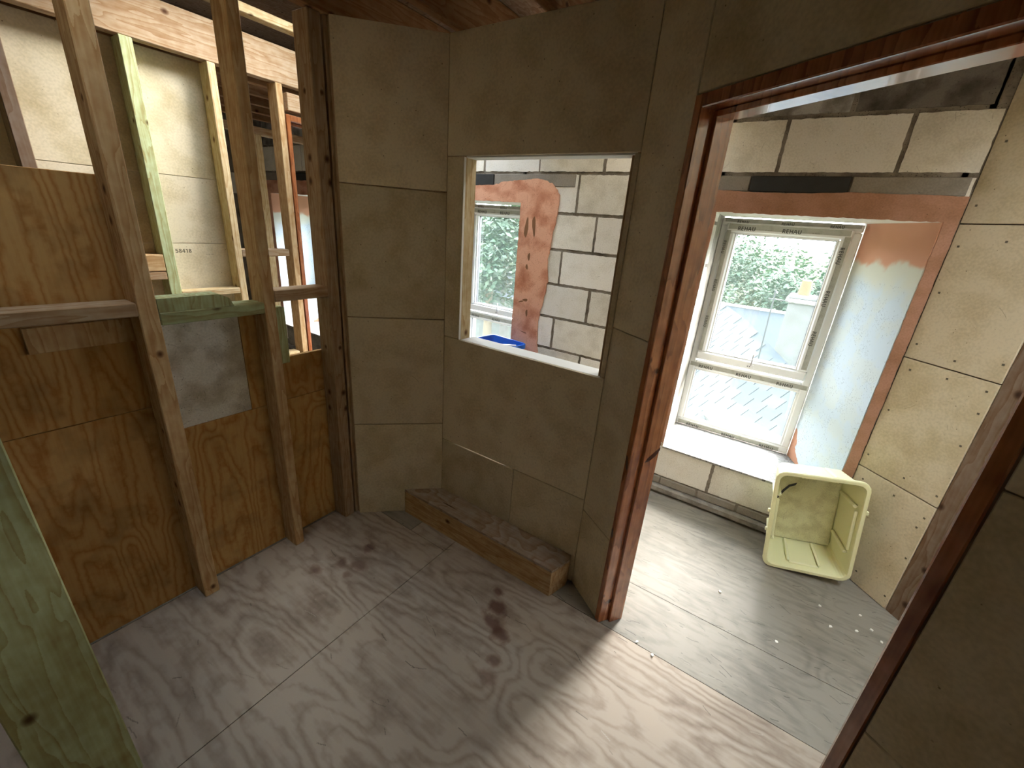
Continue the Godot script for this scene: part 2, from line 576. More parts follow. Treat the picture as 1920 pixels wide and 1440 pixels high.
func board(parent: Node, called: String, f: Face, s0: float, s1: float, y0: float, y1: float, t: float, m: Material, depth := 0.0, c := 0.0015) -> MeshInstance3D:
	var x := f.d
	if x.cross(Vector3.UP).dot(f.n) < 0:
		x = -x
	var b := Basis(x, Vector3.UP, f.n)
	return put(parent, called, cbox(Vector3(s1 - s0, y1 - y0, t), c), m, Transform3D(b, f.at((s0 + s1) * 0.5, (y0 + y1) * 0.5, depth + t * 0.5)))

func lettering(parent: Node, called: String, words: String, height: float, m: Material, xf: Transform3D, depth := 0.0006) -> void:
	var font := SystemFont.new()
	font.font_names = PackedStringArray(["Droid Sans"])
	font.font_weight = 700
	var t := TextMesh.new()
	t.text = words
	t.font = font
	t.font_size = 32
	t.pixel_size = height / 23.0
	t.depth = depth
	put(parent, called, t, m, xf)

# ------------------------------------------------------------------ the scene
func _ready() -> void:
	make_camera_and_light()
	make_materials()
	make_floor_and_ceiling()
	make_outer_wall()
	make_windows()
	make_left_walls()
	make_board_walls()
	make_doors()
	make_enclosure()
	make_things()
	make_outdoors()

func make_camera_and_light() -> void:
	var cam := Camera3D.new()
	cam.name = "camera"
	cam.fov = 84.58
	cam.near = 0.02
	cam.far = 200.0
	var pitch := deg_to_rad(20.64)
	var yaw := deg_to_rad(-32.85)
	var roll := deg_to_rad(4.6)
	var fwd := Vector3(sin(yaw) * cos(pitch), -sin(pitch), -cos(yaw) * cos(pitch))
	var r0 := Vector3(cos(yaw), 0, sin(yaw))
	var u0 := r0.cross(fwd)
	var right := r0 * cos(roll) + u0 * sin(roll)
	var up := -r0 * sin(roll) + u0 * cos(roll)
	cam.transform = Transform3D(Basis(right, up, -fwd), Vector3(0, 1.6, 0))
	add_child(cam)
	cam.current = true

	var sky_material := ProceduralSkyMaterial.new()
	sky_material.sky_top_color = Color(0.90, 0.95, 1.0)
	sky_material.sky_horizon_color = Color(0.97, 0.99, 1.0)
	sky_material.ground_horizon_color = Color(0.30, 0.32, 0.28)
	sky_material.ground_bottom_color = Color(0.20, 0.22, 0.18)
	sky_material.sun_angle_max = 0.0
	sky_material.energy_multiplier = 1.0
	var sky := Sky.new()
	sky.sky_material = sky_material
	var env := Environment.new()
	env.background_mode = Environment.BG_SKY
	env.sky = sky
	env.background_energy_multiplier = 14.0
	env.ambient_light_source = Environment.AMBIENT_SOURCE_SKY
	env.reflected_light_source = Environment.REFLECTION_SOURCE_SKY
	env.tonemap_mode = Environment.TONE_MAPPER_LINEAR
	env.tonemap_exposure = 1.7
	env.sdfgi_enabled = true
	env.ssao_enabled = true
	env.ssil_enabled = true
	# the sun behind thin cloud, high over the roofs outside the windows
	var sun := DirectionalLight3D.new()
	sun.name = "hazy_sun"
	var el := deg_to_rad(36.0)
	var az := deg_to_rad(20.0)
	var towards := Vector3(sin(az) * cos(el), sin(el), -cos(az) * cos(el))
	sun.basis = Basis.looking_at(-towards, Vector3.UP)
	sun.light_color = Color(1.0, 0.985, 0.96)
	sun.light_energy = 12.0
	sun.light_angular_distance = 52.0
	sun.sky_mode = DirectionalLight3D.SKY_MODE_LIGHT_ONLY
	sun.shadow_enabled = true
	add_child(sun)
	var we := WorldEnvironment.new()
	we.name = "sky"
	we.environment = env
	add_child(we)

# ------------------------------------------------------------------ floor and ceiling
const ROOF_LIGHTS := [   # x0, x1, z0, z1, underside, height of the pane
	[-1.757, -0.976, -0.98, -0.2, 2.467, 3.35],
	[-1.345, -0.56, -2.46, -1.94, 2.467, 2.95],
	[-2.69, -2.07, -2.4, -1.3, 2.80, 3.0],
	[0.765, 1.495, -1.95, -0.62, 2.467, 2.9]]

func make_floor_and_ceiling() -> void:
	var f := structure("floor", "worn dusty plywood floor of the landing and the room beyond", "floor")
	block(f, "subfloor", Vector3(-6.1, -0.20, -3.1), Vector3(2.2, -0.022, 1.7), M["dark_gap"], 0.0)
	# sheets of the landing: [x0, x1, z0, z1]
	for q in [[-1.86, -1.1755, -1.3, 1.65], [-1.1725, 1.9, -1.4085, 1.65], [-1.42, -1.1755, -1.6, -1.303]]:
		floor_sheet(f, q, "floor_landing", Vector2(-1.9, -1.6), 2.5)
	for q in [[-1.1725, 1.9, -1.716, -1.4115], [-3.09, 1.9, -2.594, -1.719], [-3.09, -1.8635, -1.716, 1.65], [-1.8605, -1.4235, -1.716, -1.303], [-6.0, -3.093, -2.594, 1.65], [-1.4205, -1.1755, -1.716, -1.603]]:
		floor_sheet(f, q, "floor_room", Vector2(-3.1, -3.2), 2.3)

	var c := structure("ceiling", "bare timber joists and dark boarding overhead", "ceiling")
	var k := 0
	for xr in [-1.757, -1.345, -0.931, -0.517, -0.10, 0.31, 0.72, 1.13, 1.54]:
		beam(c, "joist", Vector3(xr - 0.0225, CEIL + 0.085, -2.6), Vector3(xr - 0.0225, CEIL + 0.085, 1.65), 0.17, 0.045, wood("brown", k), Vector3(1, 0, 0))
		k += 1
	var z := -2.62
	while z < 1.7:
		var runs := [[-1.86, 2.1]]
		for h in ROOF_LIGHTS:
			if z + 0.15 > h[2] and z + 0.15 < h[3] and h[1] > -1.86:
				runs = [[-1.86, h[0]], [h[1], 2.1]]
		for q in runs:
			block(c, "ceiling_board", Vector3(q[0], CEIL + 0.172, z), Vector3(q[1], CEIL + 0.20, z + 0.298), wood("dusty", k), 0.002)
		z += 0.3
		k += 1
	# roof lights out of view, each at the head of a boarded shaft
	var words := ["small roof light between two joists above the landing", "roof light above the hidden floor behind the opening", "roof light over the end of the passage", "roof light over the side room right of the doorway"]
	for n in ROOF_LIGHTS.size():
		var h: Array = ROOF_LIGHTS[n]
		var rl := structure("window_%d" % (n + 4), words[n], "window")
		for q in [[h[0] - 0.015, h[0]], [h[1], h[1] + 0.015]]:
			block(rl, "shaft_side", Vector3(q[0], h[4], h[2] - 0.015), Vector3(q[1], h[5] + 0.02, h[3] + 0.015), M["board"][1])
		for q in [[h[2] - 0.015, h[2]], [h[3], h[3] + 0.015]]:
			block(rl, "shaft_side", Vector3(h[0], h[4], q[0]), Vector3(h[1], h[5] + 0.02, q[1]), M["board"][2])
		block(rl, "pane", Vector3(h[0], h[5], h[2]), Vector3(h[1], h[5] + 0.006, h[3]), M["glass"], 0.0)
	# the higher ceiling over the passage and the far room
	for x in 14:
		var x0 := -6.1 + x * 0.31
		var runs := [[-2.62, 1.7]]
		for h in ROOF_LIGHTS:
			if x0 + 0.155 > h[0] and x0 + 0.155 < h[1] and h[1] < -1.86:
				runs = [[-2.62, h[2]], [h[3], 1.7]]
		for q in runs:
			block(c, "ceiling_board", Vector3(x0, 2.80, q[0]), Vector3(x0 + 0.308, 2.82, q[1]), wood("dusty", x), 0.002)
	block(c, "ceiling_upstand", Vector3(-1.86, CEIL + 0.172, -2.62), Vector3(-1.83, 2.82, 1.7), M["board"][1])
	# trimmer over the second stud wall and the battens on it
	beam(c, "trimmer", Vector3(XB - 0.03, 2.41, -2.6), Vector3(XB - 0.03, 2.41, 0.6), 0.20, 0.06, wood("old", 1), Vector3(1, 0, 0))
	beam(c, "batten", Vector3(XB + 0.05, 2.60, -2.6), Vector3(XB + 0.05, 2.60, 0.6), 0.045, 0.07, wood("cream", 2), Vector3(1, 0, 0))
	for q in 5:
		beam(c, "joist", Vector3(-3.36 - q * 0.33, 2.42, -2.6), Vector3(-3.36 - q * 0.33, 2.42, 1.0), 0.15, 0.05, wood("brown", q), Vector3(1, 0, 0))

func floor_sheet(parent: Node, q: Array, m: String, o: Vector2, size: float) -> void:
	var w: float = q[1] - q[0]
	var d: float = q[3] - q[2]
	var uv0 := Vector2((q[0] - o.x) / size, (q[2] - o.y) / size)
	var uv1 := Vector2((q[1] - o.x) / size, (q[3] - o.y) / size)
	put(parent, "plywood_sheet", sheet(Vector3(q[0], 0, q[3]), Vector3(w, 0, 0), Vector3(0, 0, -d), 0.02, uv0, uv1), M[m])

# ------------------------------------------------------------------ the block outer wall
const WINDOWS := [   # front left, front right, frame left, frame right, sill, frame head
	[-0.482, 0.415, -0.52, 0.19, 0.337, 1.735],
	[-2.79, -1.72, -2.545, -1.835, 0.337, 1.735],
	[-4.92, -4.0, -4.80, -4.09, 0.30, 1.71],
]

func make_outer_wall() -> void:
	var w := structure("wall_outer", "pale concrete block outer wall with pink plaster round its windows", "wall")
	var back := -3.14
	var zf := ZE - 0.007
	# piers, aprons and heads of the core, behind the blocks
	var fronts := [-6.1, -4.92, -4.0, -2.79, -1.72, -0.482, 0.415, 2.2]
	var backs := [-6.1, -4.80, -4.09, -2.545, -1.835, -0.52, 0.19, 2.2]
	for k in range(0, 8, 2):
		put(w, "pier", plan_prism(PackedVector2Array([Vector2(fronts[k], zf), Vector2(fronts[k + 1], zf), Vector2(backs[k + 1], back), Vector2(backs[k], back)]), -0.02, 2.85), M["mortar"])
	for q in WINDOWS:
		var outline := PackedVector2Array([Vector2(q[0] - 0.02, zf), Vector2(q[1] + 0.02, zf), Vector2(q[3] + 0.02, back), Vector2(q[2] - 0.02, back)])
		put(w, "apron", plan_prism(outline, -0.02, q[4] - 0.012), M["mortar"])
		put(w, "head", plan_prism(outline, q[5] + 0.02, 2.85), M["mortar"])
		# reveals: right, left, head and sill
		var y0: float = q[4]
		var y1: float = q[5] + 0.01
		put(w, "reveal", sheet(Vector3(q[3] + 0.004, y0, ZW), Vector3(q[1] - q[3] - 0.006, 0, ZE - ZW + 0.004), Vector3(0, y1 - y0, 0), 0.012), M["reveal"])
		put(w, "reveal", sheet(Vector3(q[0] + 0.002, y0, ZE + 0.004), Vector3(q[2] - q[0] - 0.006, 0, ZW - ZE - 0.004), Vector3(0, y1 - y0, 0), 0.012, Vector2(1, 0), Vector2(0, 1)), M["reveal"])
		put(w, "soffit", plan_prism(PackedVector2Array([Vector2(q[0], ZE + 0.004), Vector2(q[1], ZE + 0.004), Vector2(q[3], ZW), Vector2(q[2], ZW)]), y1, y1 + 0.012), M["reveal_plain"])
		sill(w, q)
	# block courses, laid between the openings
	var lines := [0.115, 0.34, 0.565, 0.79, 1.015, 1.24, 1.465, 1.69, 1.925, 2.165, 2.40]
	var joints := {   # measured upright joints near each course; the rest follow at 0.45 m
		0: -0.169, 1: 0.0, 2: -1.146, 3: -1.374, 4: -1.136, 5: -1.372, 6: -1.156, 7: -1.305, 8: -0.251, 9: -0.02}
	var n := 0
	for row in 10:
		var y0: float = lines[row] + 0.0095
		var y1: float = lines[row + 1] - 0.0095
		var x: float = joints[row]
		while x > -5.4:
			x -= 0.45
		while x < 0.46:
			var x0 := x + 0.0085 + 0.003 * sin(n * 2.3)
			var x1 := x + 0.4415 + 0.003 * sin(n * 3.1)
			x += 0.45
			for part in clear_runs(x0, minf(x1, 0.462), y0, y1):
				var edge := PackedVector2Array([Vector2(part[0], y0), Vector2(part[1], y0), Vector2(part[1], y1), Vector2(part[0], y1)])
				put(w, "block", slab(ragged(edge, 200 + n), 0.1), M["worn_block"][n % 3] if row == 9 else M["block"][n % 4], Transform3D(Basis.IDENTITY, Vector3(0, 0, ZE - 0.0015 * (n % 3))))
				n += 1
	# the course above the heads: dark slate pieces in a grey bed
	for q in [[-0.352, 0.055, 0], [0.06, 0.45, 1], [-0.50, -0.357, 1], [-2.16, -1.965, 0], [-1.96, -1.33, 1], [-2.7, -2.17, 1], [-4.42, -4.10, 0], [-4.09, -3.4, 1], [-5.2, -4.43, 1]]:
		block(w, "lintel_bed", Vector3(q[0], 1.846, ZE - 0.05), Vector3(q[1], 1.917, ZE + (0.003 if q[2] == 0 else 0.001)), M["slate_lintel"] if q[2] == 0 else M["grey_block"], 0.003)
	# concrete kerb along the foot, under the lowest blocks
	block(w, "kerb", Vector3(-5.9, 0.012, ZE - 0.08), Vector3(0.455, 0.06, ZE + 0.028), M["concrete"], 0.012)
	var x2 := -3.0
	while x2 < 0.45:
		block(w, "kerb_brick", Vector3(x2, 0.064, ZE - 0.08), Vector3(minf(x2 + 0.222, 0.455), 0.113, ZE + 0.004), M["grey_block"], 0.004)
		x2 += 0.232
	# pink plaster round the openings
	var p1 := PackedVector2Array([Vector2(-2.86, 1.842), Vector2(-2.161, 1.842), Vector2(-1.95, 1.85), Vector2(-1.86, 1.872), Vector2(-1.747, 1.881), Vector2(-1.602, 1.892), Vector2(-1.53, 1.88), Vector2(-1.479, 1.855), Vector2(-1.43, 1.80),
		Vector2(-1.428, 1.74), Vector2(-1.437, 1.66), Vector2(-1.452, 1.58), Vector2(-1.458, 1.48), Vector2(-1.472, 1.40), Vector2(-1.462, 1.32), Vector2(-1.450, 1.25), Vector2(-1.470, 1.15), Vector2(-1.488, 1.05), Vector2(-1.498, 0.95), Vector2(-1.492, 0.85), Vector2(-1.476, 0.75), Vector2(-1.468, 0.36), Vector2(-1.72, 0.337), Vector2(-1.722, 1.744), Vector2(-2.79, 1.744), Vector2(-2.79, 1.0), Vector2(-2.90, 1.0)])
	put(w, "plaster", slab(ragged(p1, 3), 0.016), M["pink"], Transform3D(Basis.IDENTITY, Vector3(0, 0, ZE + 0.006)))
	var p2 := PackedVector2Array([Vector2(-0.62, 1.855), Vector2(-0.36, 1.843), Vector2(-0.1, 1.842), Vector2(0.077, 1.852), Vector2(0.265, 1.848), Vector2(0.464, 1.845), Vector2(0.464, 0.40), Vector2(0.417, 0.34), Vector2(0.417, 1.744), Vector2(-0.482, 1.744), Vector2(-0.482, 0.36), Vector2(-0.60, 0.36)])
	put(w, "plaster", slab(ragged(p2, 5), 0.016), M["pink_worn"], Transform3D(Basis.IDENTITY, Vector3(0, 0, ZE + 0.006)))
	var p3 := PackedVector2Array([Vector2(-5.05, 1.842), Vector2(-4.5, 1.85), Vector2(-3.9, 1.842), Vector2(-3.86, 0.4), Vector2(-3.998, 0.31), Vector2(-3.998, 1.72), Vector2(-4.922, 1.72), Vector2(-4.922, 0.31), Vector2(-5.02, 0.4)])
	put(w, "plaster", slab(ragged(p3, 7), 0.016), M["pink"], Transform3D(Basis.IDENTITY, Vector3(0, 0, ZE + 0.006)))
	# brown gouges in the plaster beside the middle window
	for q in [[-1.60, 1.60, 0.013, 0.13, 0.12], [-1.66, 1.585, 0.014, 0.13, -0.08], [-1.62, 1.40, 0.010, 0.05, 0.0], [-1.63, 1.33, 0.009, 0.035, 0.2], [-1.62, 1.10, 0.022, 0.018, 0.1], [-1.655, 1.085, 0.02, 0.01, 0.3], [-1.60, 1.01, 0.008, 0.05, 0.05], [-1.61, 0.865, 0.03, 0.006, -0.2]]:
		var pts := PackedVector2Array()
		for a in 12:
			var rr := 1.0 + 0.14 * sin(a * 1.7 + q[0] * 40.0)
			pts.append(Vector2(cos(a * TAU / 12.0) * q[2] * rr, sin(a * TAU / 12.0) * q[3] * rr * 0.5).rotated(q[4]))
		put(w, "gouge", slab(pts, 0.002), M["stain"], Transform3D(Basis.IDENTITY, Vector3(q[0], q[1], ZE + 0.0075)))

func ragged(p: PackedVector2Array, sd: int) -> PackedVector2Array:
	# longer edges broken up and shaken a little, as a trowelled edge is
	var r := RandomNumberGenerator.new()
	r.seed = sd
	var out := PackedVector2Array()
	for i in p.size():
		var a := p[i]
		var b := p[(i + 1) % p.size()]
		out.append(a)
		var straight := absf(a.x - b.x) < 0.012 or absf(a.y - b.y) < 0.012
		var n := int(a.distance_to(b) / 0.018)
		for k in range(1, n):
			out.append(a.lerp(b, k / float(n)) + Vector2(r.randf_range(-1, 1), r.randf_range(-1, 1)) * (0.002 if straight else 0.006))
	return out

func clear_runs(x0: float, x1: float, y0: float, y1: float) -> Array:
	# what is left of a block beside the window openings
	if y0 > 1.70 and y1 < 1.93:
		y0 = 1.70
	var runs := [[x0, x1]]
	for q in WINDOWS:
		if y1 < q[4] + 0.02 or y0 > 1.80:
			continue
		var next := []
		for run in runs:
			if run[1] <= q[0] or run[0] >= q[1]:
				next.append(run)
				continue
			if run[0] < q[0]:
				next.append([run[0], q[0]])
			if run[1] > q[1]:
				next.append([q[1], run[1]])
		runs = next
	var out := []
	for run in runs:
		if run[1] - run[0] > 0.03:
			out.append(run)
	return out

func sill(w: Node, q: Array) -> void:
	var st := begin()
	var y: float = q[4]
	var c := [Vector3(q[0], y, ZE + 0.006), Vector3(q[1], y, ZE + 0.006), Vector3(q[3], y, ZW), Vector3(q[2], y, ZW)]
	var uv := []
	for p in c:
		uv.append(Vector2((p.x - q[0]) / 0.9, (p.z - ZW) / 0.9))
	for f in [[0, 1, 2], [0, 2, 3]]:
		for k in f:
			st.set_uv(uv[k]); st.add_vertex(c[k])
	for f in [[0, 2, 1], [0, 3, 2]]:
		for k in f:
			st.set_uv(uv[k]); st.add_vertex(c[k] - Vector3(0, 0.012, 0))
	for i in 4:
		var j := (i + 1) % 4
		for p in [[i, 0], [j, 1], [j, 0], [i, 0], [i, 1], [j, 1]]:
			st.set_uv(uv[p[0]]); st.add_vertex(c[p[0]] - Vector3(0, 0.012 * p[1], 0))
	put(w, "sill", done(st), M["sill"])

# ------------------------------------------------------------------ windows
func bar(parent: Node, called: String, x0: float, x1: float, y0: float, y1: float, z0: float, z1: float, m: Material, c := 0.004) -> MeshInstance3D:
	return block(parent, called, Vector3(x0, y0, z0), Vector3(x1, y1, z1), m, c)

func ring(parent: Node, called: String, x0: float, x1: float, y0: float, y1: float, t: float, z0: float, z1: float, m: Material, c := 0.004) -> void:
	bar(parent, called, x0, x1, y1 - t, y1, z0, z1, m, c)
	bar(parent, called, x0, x1, y0, y0 + t, z0, z1, m, c)
	bar(parent, called, x0, x0 + t, y0 + t, y1 - t, z0, z1, m, c)
	bar(parent, called, x1 - t, x1, y0 + t, y1 - t, z0, z1, m, c)

func make_windows() -> void:
	var labels := ["white plastic casement window with printed film beside the yellow crate", "white plastic casement window seen through the square wall opening", "bright window beyond the red frame at the far left"]
	for k in 3:
		var q: Array = WINDOWS[k]
		var w := structure("window_%d" % (k + 1), labels[k], "window")
		var x0: float = q[2]
		var x1: float = q[3]
		var y0: float = q[4] + 0.003
		var y1: float = q[5] + 0.004
		var zb := ZW - 0.07
		ring(w, "frame", x0, x1, y0, y1, 0.042, zb, ZW, M["upvc"], 0.006)
		bar(w, "transom", x0 + 0.042, x1 - 0.042, 0.768, 0.826, zb, ZW, M["upvc"], 0.006)
		# opening sash above
		var sx0 := x0 + 0.036
		var sx1 := x1 - 0.036
		var sash := Node3D.new()
		sash.name = "sash"
		w.add_child(sash)
		ring(sash, "sash_rail", sx0, sx1, 0.838, y1 - 0.026, 0.056, zb + 0.02, ZW + 0.018, M["upvc"], 0.008)
		ring(sash, "glazing_bead", sx0 + 0.054, sx1 - 0.054, 0.892, y1 - 0.080, 0.012, zb + 0.025, ZW + 0.006, M["upvc"], 0.004)
		ring(sash, "gasket", sx0 + 0.065, sx1 - 0.065, 0.903, y1 - 0.091, 0.0035, zb + 0.03, ZW - 0.012, M["gasket"], 0.001)
		bar(sash, "pane", sx0 + 0.06, sx1 - 0.06, 0.898, y1 - 0.086, zb + 0.034, zb + 0.038, M["glass"], 0.0)
		bar(sash, "handle_plate", -0.165 + x0 + 0.52, -0.128 + x0 + 0.52, 0.852, 0.874, ZW + 0.017, ZW + 0.022, M["upvc"], 0.002)
		bar(sash, "handle_spindle", -0.150 + x0 + 0.52, -0.143 + x0 + 0.52, 0.868, 0.945, ZW + 0.022, ZW + 0.030, M["metal"], 0.002)
		for h in [-0.167, -0.155]:
			bar(sash, "screw_hole", h + x0 + 0.52, h + 0.006 + x0 + 0.52, 0.858, 0.864, ZW + 0.0205, ZW + 0.0228, M["gasket"], 0.001)
		# fixed light below
		ring(w, "lower_bead", x0 + 0.04, x1 - 0.04, y0 + 0.04, 0.77, 0.014, zb + 0.02, ZW - 0.006, M["upvc"], 0.004)
		ring(w, "lower_gasket", x0 + 0.052, x1 - 0.052, y0 + 0.052, 0.758, 0.0035, zb + 0.03, ZW - 0.018, M["gasket"], 0.001)
		bar(w, "lower_pane", x0 + 0.048, x1 - 0.048, y0 + 0.048, 0.762, zb + 0.034, zb + 0.038, M["glass"], 0.0)
		if k < 2:
			films(w, x0, x1, y0, y1)

func films(w: Node, x0: float, x1: float, y0: float, y1: float) -> void:
	# strips of protective film with the maker's print, still on the frame
	var z := ZW + 0.0185
	var strips := [   # x0, x1, y0, y1, z, upright
		[x0 + 0.05, x1 - 0.05, y1 - 0.063, y1 - 0.033, z, false],
		[x0 + 0.02, x1 - 0.012, y1 - 0.022, y1 - 0.002, ZW, false],
		[x0 + 0.044, x0 + 0.068, 0.90, y1 - 0.07, z, true],
		[x1 - 0.072, x1 - 0.044, 0.91, y1 - 0.066, z, true],
		[x0 + 0.012, x1 - 0.008, 0.782, 0.810, ZW, false],
		[x0 + 0.02, x1 - 0.05, y0 + 0.004, y0 + 0.030, ZW, false]]
	for s in strips:
		var strip := bar(w, "film_strip", s[0], s[1], s[2], s[3], s[4] - 0.001, s[4] + 0.0008, M["film"], 0.0)
		var h: float = minf(s[3] - s[2], s[1] - s[0]) * 0.72
		var length: float = maxf(s[3] - s[2], s[1] - s[0])
		var step := 0.235
		var t := 0.10
		var even := 0
		while t < length - 0.05:
			var along := t - length * 0.5
			var words := "REHAU" if even % 2 == 0 else "-- --- --"
			var size := h if even % 2 == 0 else h * 0.42
			var b := Basis.IDENTITY
			var p := Vector3(along, -h * 0.45, 0.0011)
			if s[5]:
				b = Basis(Vector3(0, 0, 1), -PI / 2)
				p = Vector3(-h * 0.45, -along, 0.0011)
			lettering(strip, "printed_word", words, size, M["print"], Transform3D(b, p))
			t += step * 0.5
			even += 1

# ------------------------------------------------------------------ left: studs and plywood
func make_left_walls() -> void:
	var w := structure("wall_left", "open timber stud wall sheeted with orange plywood on its far side", "wall")
	var xb := XA - 0.1
	# studs, bottom to joists
	for q in [[-0.482, 0.054, "pine", 0], [-0.879, 0.044, "pine", 1], [-1.172, 0.056, "old", 2], [-1.235, 0.05, "old", 3], [0.33, 0.045, "pine", 2], [0.75, 0.045, "pine", 1], [1.15, 0.045, "pine", 3], [1.55, 0.045, "pine", 0]]:
		beam(w, "stud", Vector3(XA - 0.05, 0.0, q[0]), Vector3(XA - 0.05, CEIL + (0.17 if q[0] > -1.0 else 0.0), q[0]), q[1], 0.1, wood(q[2], q[3]), Vector3(1, 0, 0))
	# noggins
	beam(w, "noggin", Vector3(XA - 0.045, 1.247, -0.455), Vector3(XA - 0.045, 1.254, 0.305), 0.044, 0.09, wood("old", 1), Vector3(1, 0, 0))
	beam(w, "noggin", Vector3(XA - 0.045, 1.208, -0.857), Vector3(XA - 0.045, 1.208, -0.51), 0.044, 0.09, wood("green", 2), Vector3(1, 0, 0))
	beam(w, "noggin", Vector3(XA - 0.04, 1.252, -1.144), Vector3(XA - 0.04, 1.252, -0.902), 0.048, 0.08, wood("old", 0), Vector3(1, 0, 0))
	# a waney offcut lying on the middle noggin, and a short block nailed to the second stud
	var off := PackedVector2Array([Vector2(0.0, 0.0), Vector2(0.235, 0.0), Vector2(0.222, 0.03), Vector2(0.19, 0.047), Vector2(0.0, 0.046)])
	put(w, "offcut", slab(off, 0.07), wood("green", 1), Transform3D(Basis(Vector3(0, 0, -1), Vector3.UP, Vector3(1, 0, 0)), Vector3(XA - 0.002, 1.231, -0.511)))
	beam(w, "packer", Vector3(XA - 0.07, 0.945, -0.931), Vector3(XA - 0.07, 1.195, -0.931), 0.058, 0.05, wood("green", 3), Vector3(1, 0, 0))
	# plywood on the far side
	var f := Face.new(xb, 0.0, 0, -1, Vector3.ZERO)
	board(w, "plywood_sheet", f, -1.65, -0.35, 0.0, 0.868, 0.018, M["ply"][0])
	board(w, "plywood_sheet", f, -0.348, 0.52, 0.0, 0.868, 0.018, M["ply"][1])
	board(w, "plywood_sheet", f, 0.522, 1.22, 0.0, 0.747, 0.018, M["ply"][0])
	board(w, "plywood_sheet", f, 0.86, 1.22, 0.749, 0.955, 0.018, M["ply"][1])
	board(w, "plywood_sheet", f, -0.6, 0.485, 0.870, 1.648, 0.018, M["ply"][1])
	board(w, "plywood_sheet", f, -1.65, -0.602, 0.870, 2.28, 0.018, M["ply"][0])
	board(w, "plywood_sheet", f, 0.795, 0.86, 0.749, 1.19, 0.018, M["ply"][0])
	board(w, "stained_board", f, 0.487, 0.793, 0.749, 1.19, 0.018, M["stained_board"])
	board(w, "plank", f, 0.20, 0.455, 1.125, 1.205, 0.012, wood("pine", 3), -0.012)
	board(w, "sole_plate", f, -1.6, -0.303, 0.0, 0.04, 0.09, wood("dusty", 1), -0.092)

	# second stud wall across the passage, lined on its far side
	var w2 := structure("wall_far_left", "timber stud wall lined with pale stamped plasterboard across the passage", "wall")
	var k := 0
	for q in [[0.35, 0.05, "green"], [-0.10, 0.05, "green"], [-0.515, 0.05, "dusty"], [-0.968, 0.055, "green"], [-1.336, 0.042, "cream"], [-1.71, 0.042, "pine"]]:
		beam(w2, "stud", Vector3(XB - 0.05, 0, q[0]), Vector3(XB - 0.05, 2.31, q[0]), q[1], 0.1, wood(q[2], k), Vector3(1, 0, 0))
		k += 1
	beam(w2, "noggin", Vector3(XB - 0.04, 1.068, -1.315), Vector3(XB - 0.04, 1.068, -0.996), 0.036, 0.08, wood("cream", 1), Vector3(1, 0, 0))
	beam(w2, "noggin", Vector3(XB - 0.04, 1.25, -0.94), Vector3(XB - 0.04, 1.25, -0.54), 0.09, 0.08, wood("pine", 1), Vector3(1, 0, 0))
	beam(w2, "noggin", Vector3(XB - 0.04, 1.18, -0.94), Vector3(XB - 0.04, 1.18, -0.54), 0.042, 0.08, wood("old", 1), Vector3(1, 0, 0))
	beam(w2, "noggin", Vector3(XB - 0.04, 1.30, -1.665), Vector3(XB - 0.04, 1.30, -1.357), 0.045, 0.08, wood("old", 2), Vector3(1, 0, 0))
	beam(w2, "noggin", Vector3(XB - 0.04, 0.56, -1.665), Vector3(XB - 0.04, 0.56, -1.357), 0.06, 0.08, wood("cream", 3), Vector3(1, 0, 0))
	# a post with its board further in
	beam(w2, "stud", Vector3(-3.64, 0, -1.85), Vector3(-3.64, 2.08, -1.85), 0.06, 0.08, wood("cream", 0), Vector3(1, 0, 0))
	beam(w2, "top_plate", Vector3(-3.64, 2.105, -2.5), Vector3(-3.64, 2.105, -1.2), 0.05, 0.08, wood("old", 0), Vector3(1, 0, 0))
	var g := Face.new(XB - 0.1, 0.0, 0, -1, Vector3.ZERO)
	board(w2, "plasterboard_panel", g, -1.65, 0.50, 0.0, 2.31, 0.0125, M["board"][0])
	board(w2, "plasterboard_panel", g, 0.503, 1.35, 1.717, 2.31, 0.0125, M["board"][1])
	board(w2, "plasterboard_panel", g, 0.503, 1.35, 1.35, 1.714, 0.0125, M["board"][2])
	var stamped := board(w2, "plasterboard_panel", g, 0.503, 1.35, 0.0, 1.347, 0.0125, M["board"][0])
	lettering(stamped, "stamp", "58418", 0.022, M["stamp"], Transform3D(Basis.IDENTITY, Vector3(0.15, 0.632, 0.0066)))
	lettering(stamped, "stamp", "-- -- ---", 0.011, M["stamp"], Transform3D(Basis.IDENTITY, Vector3(0.285, 0.612, 0.0066)))

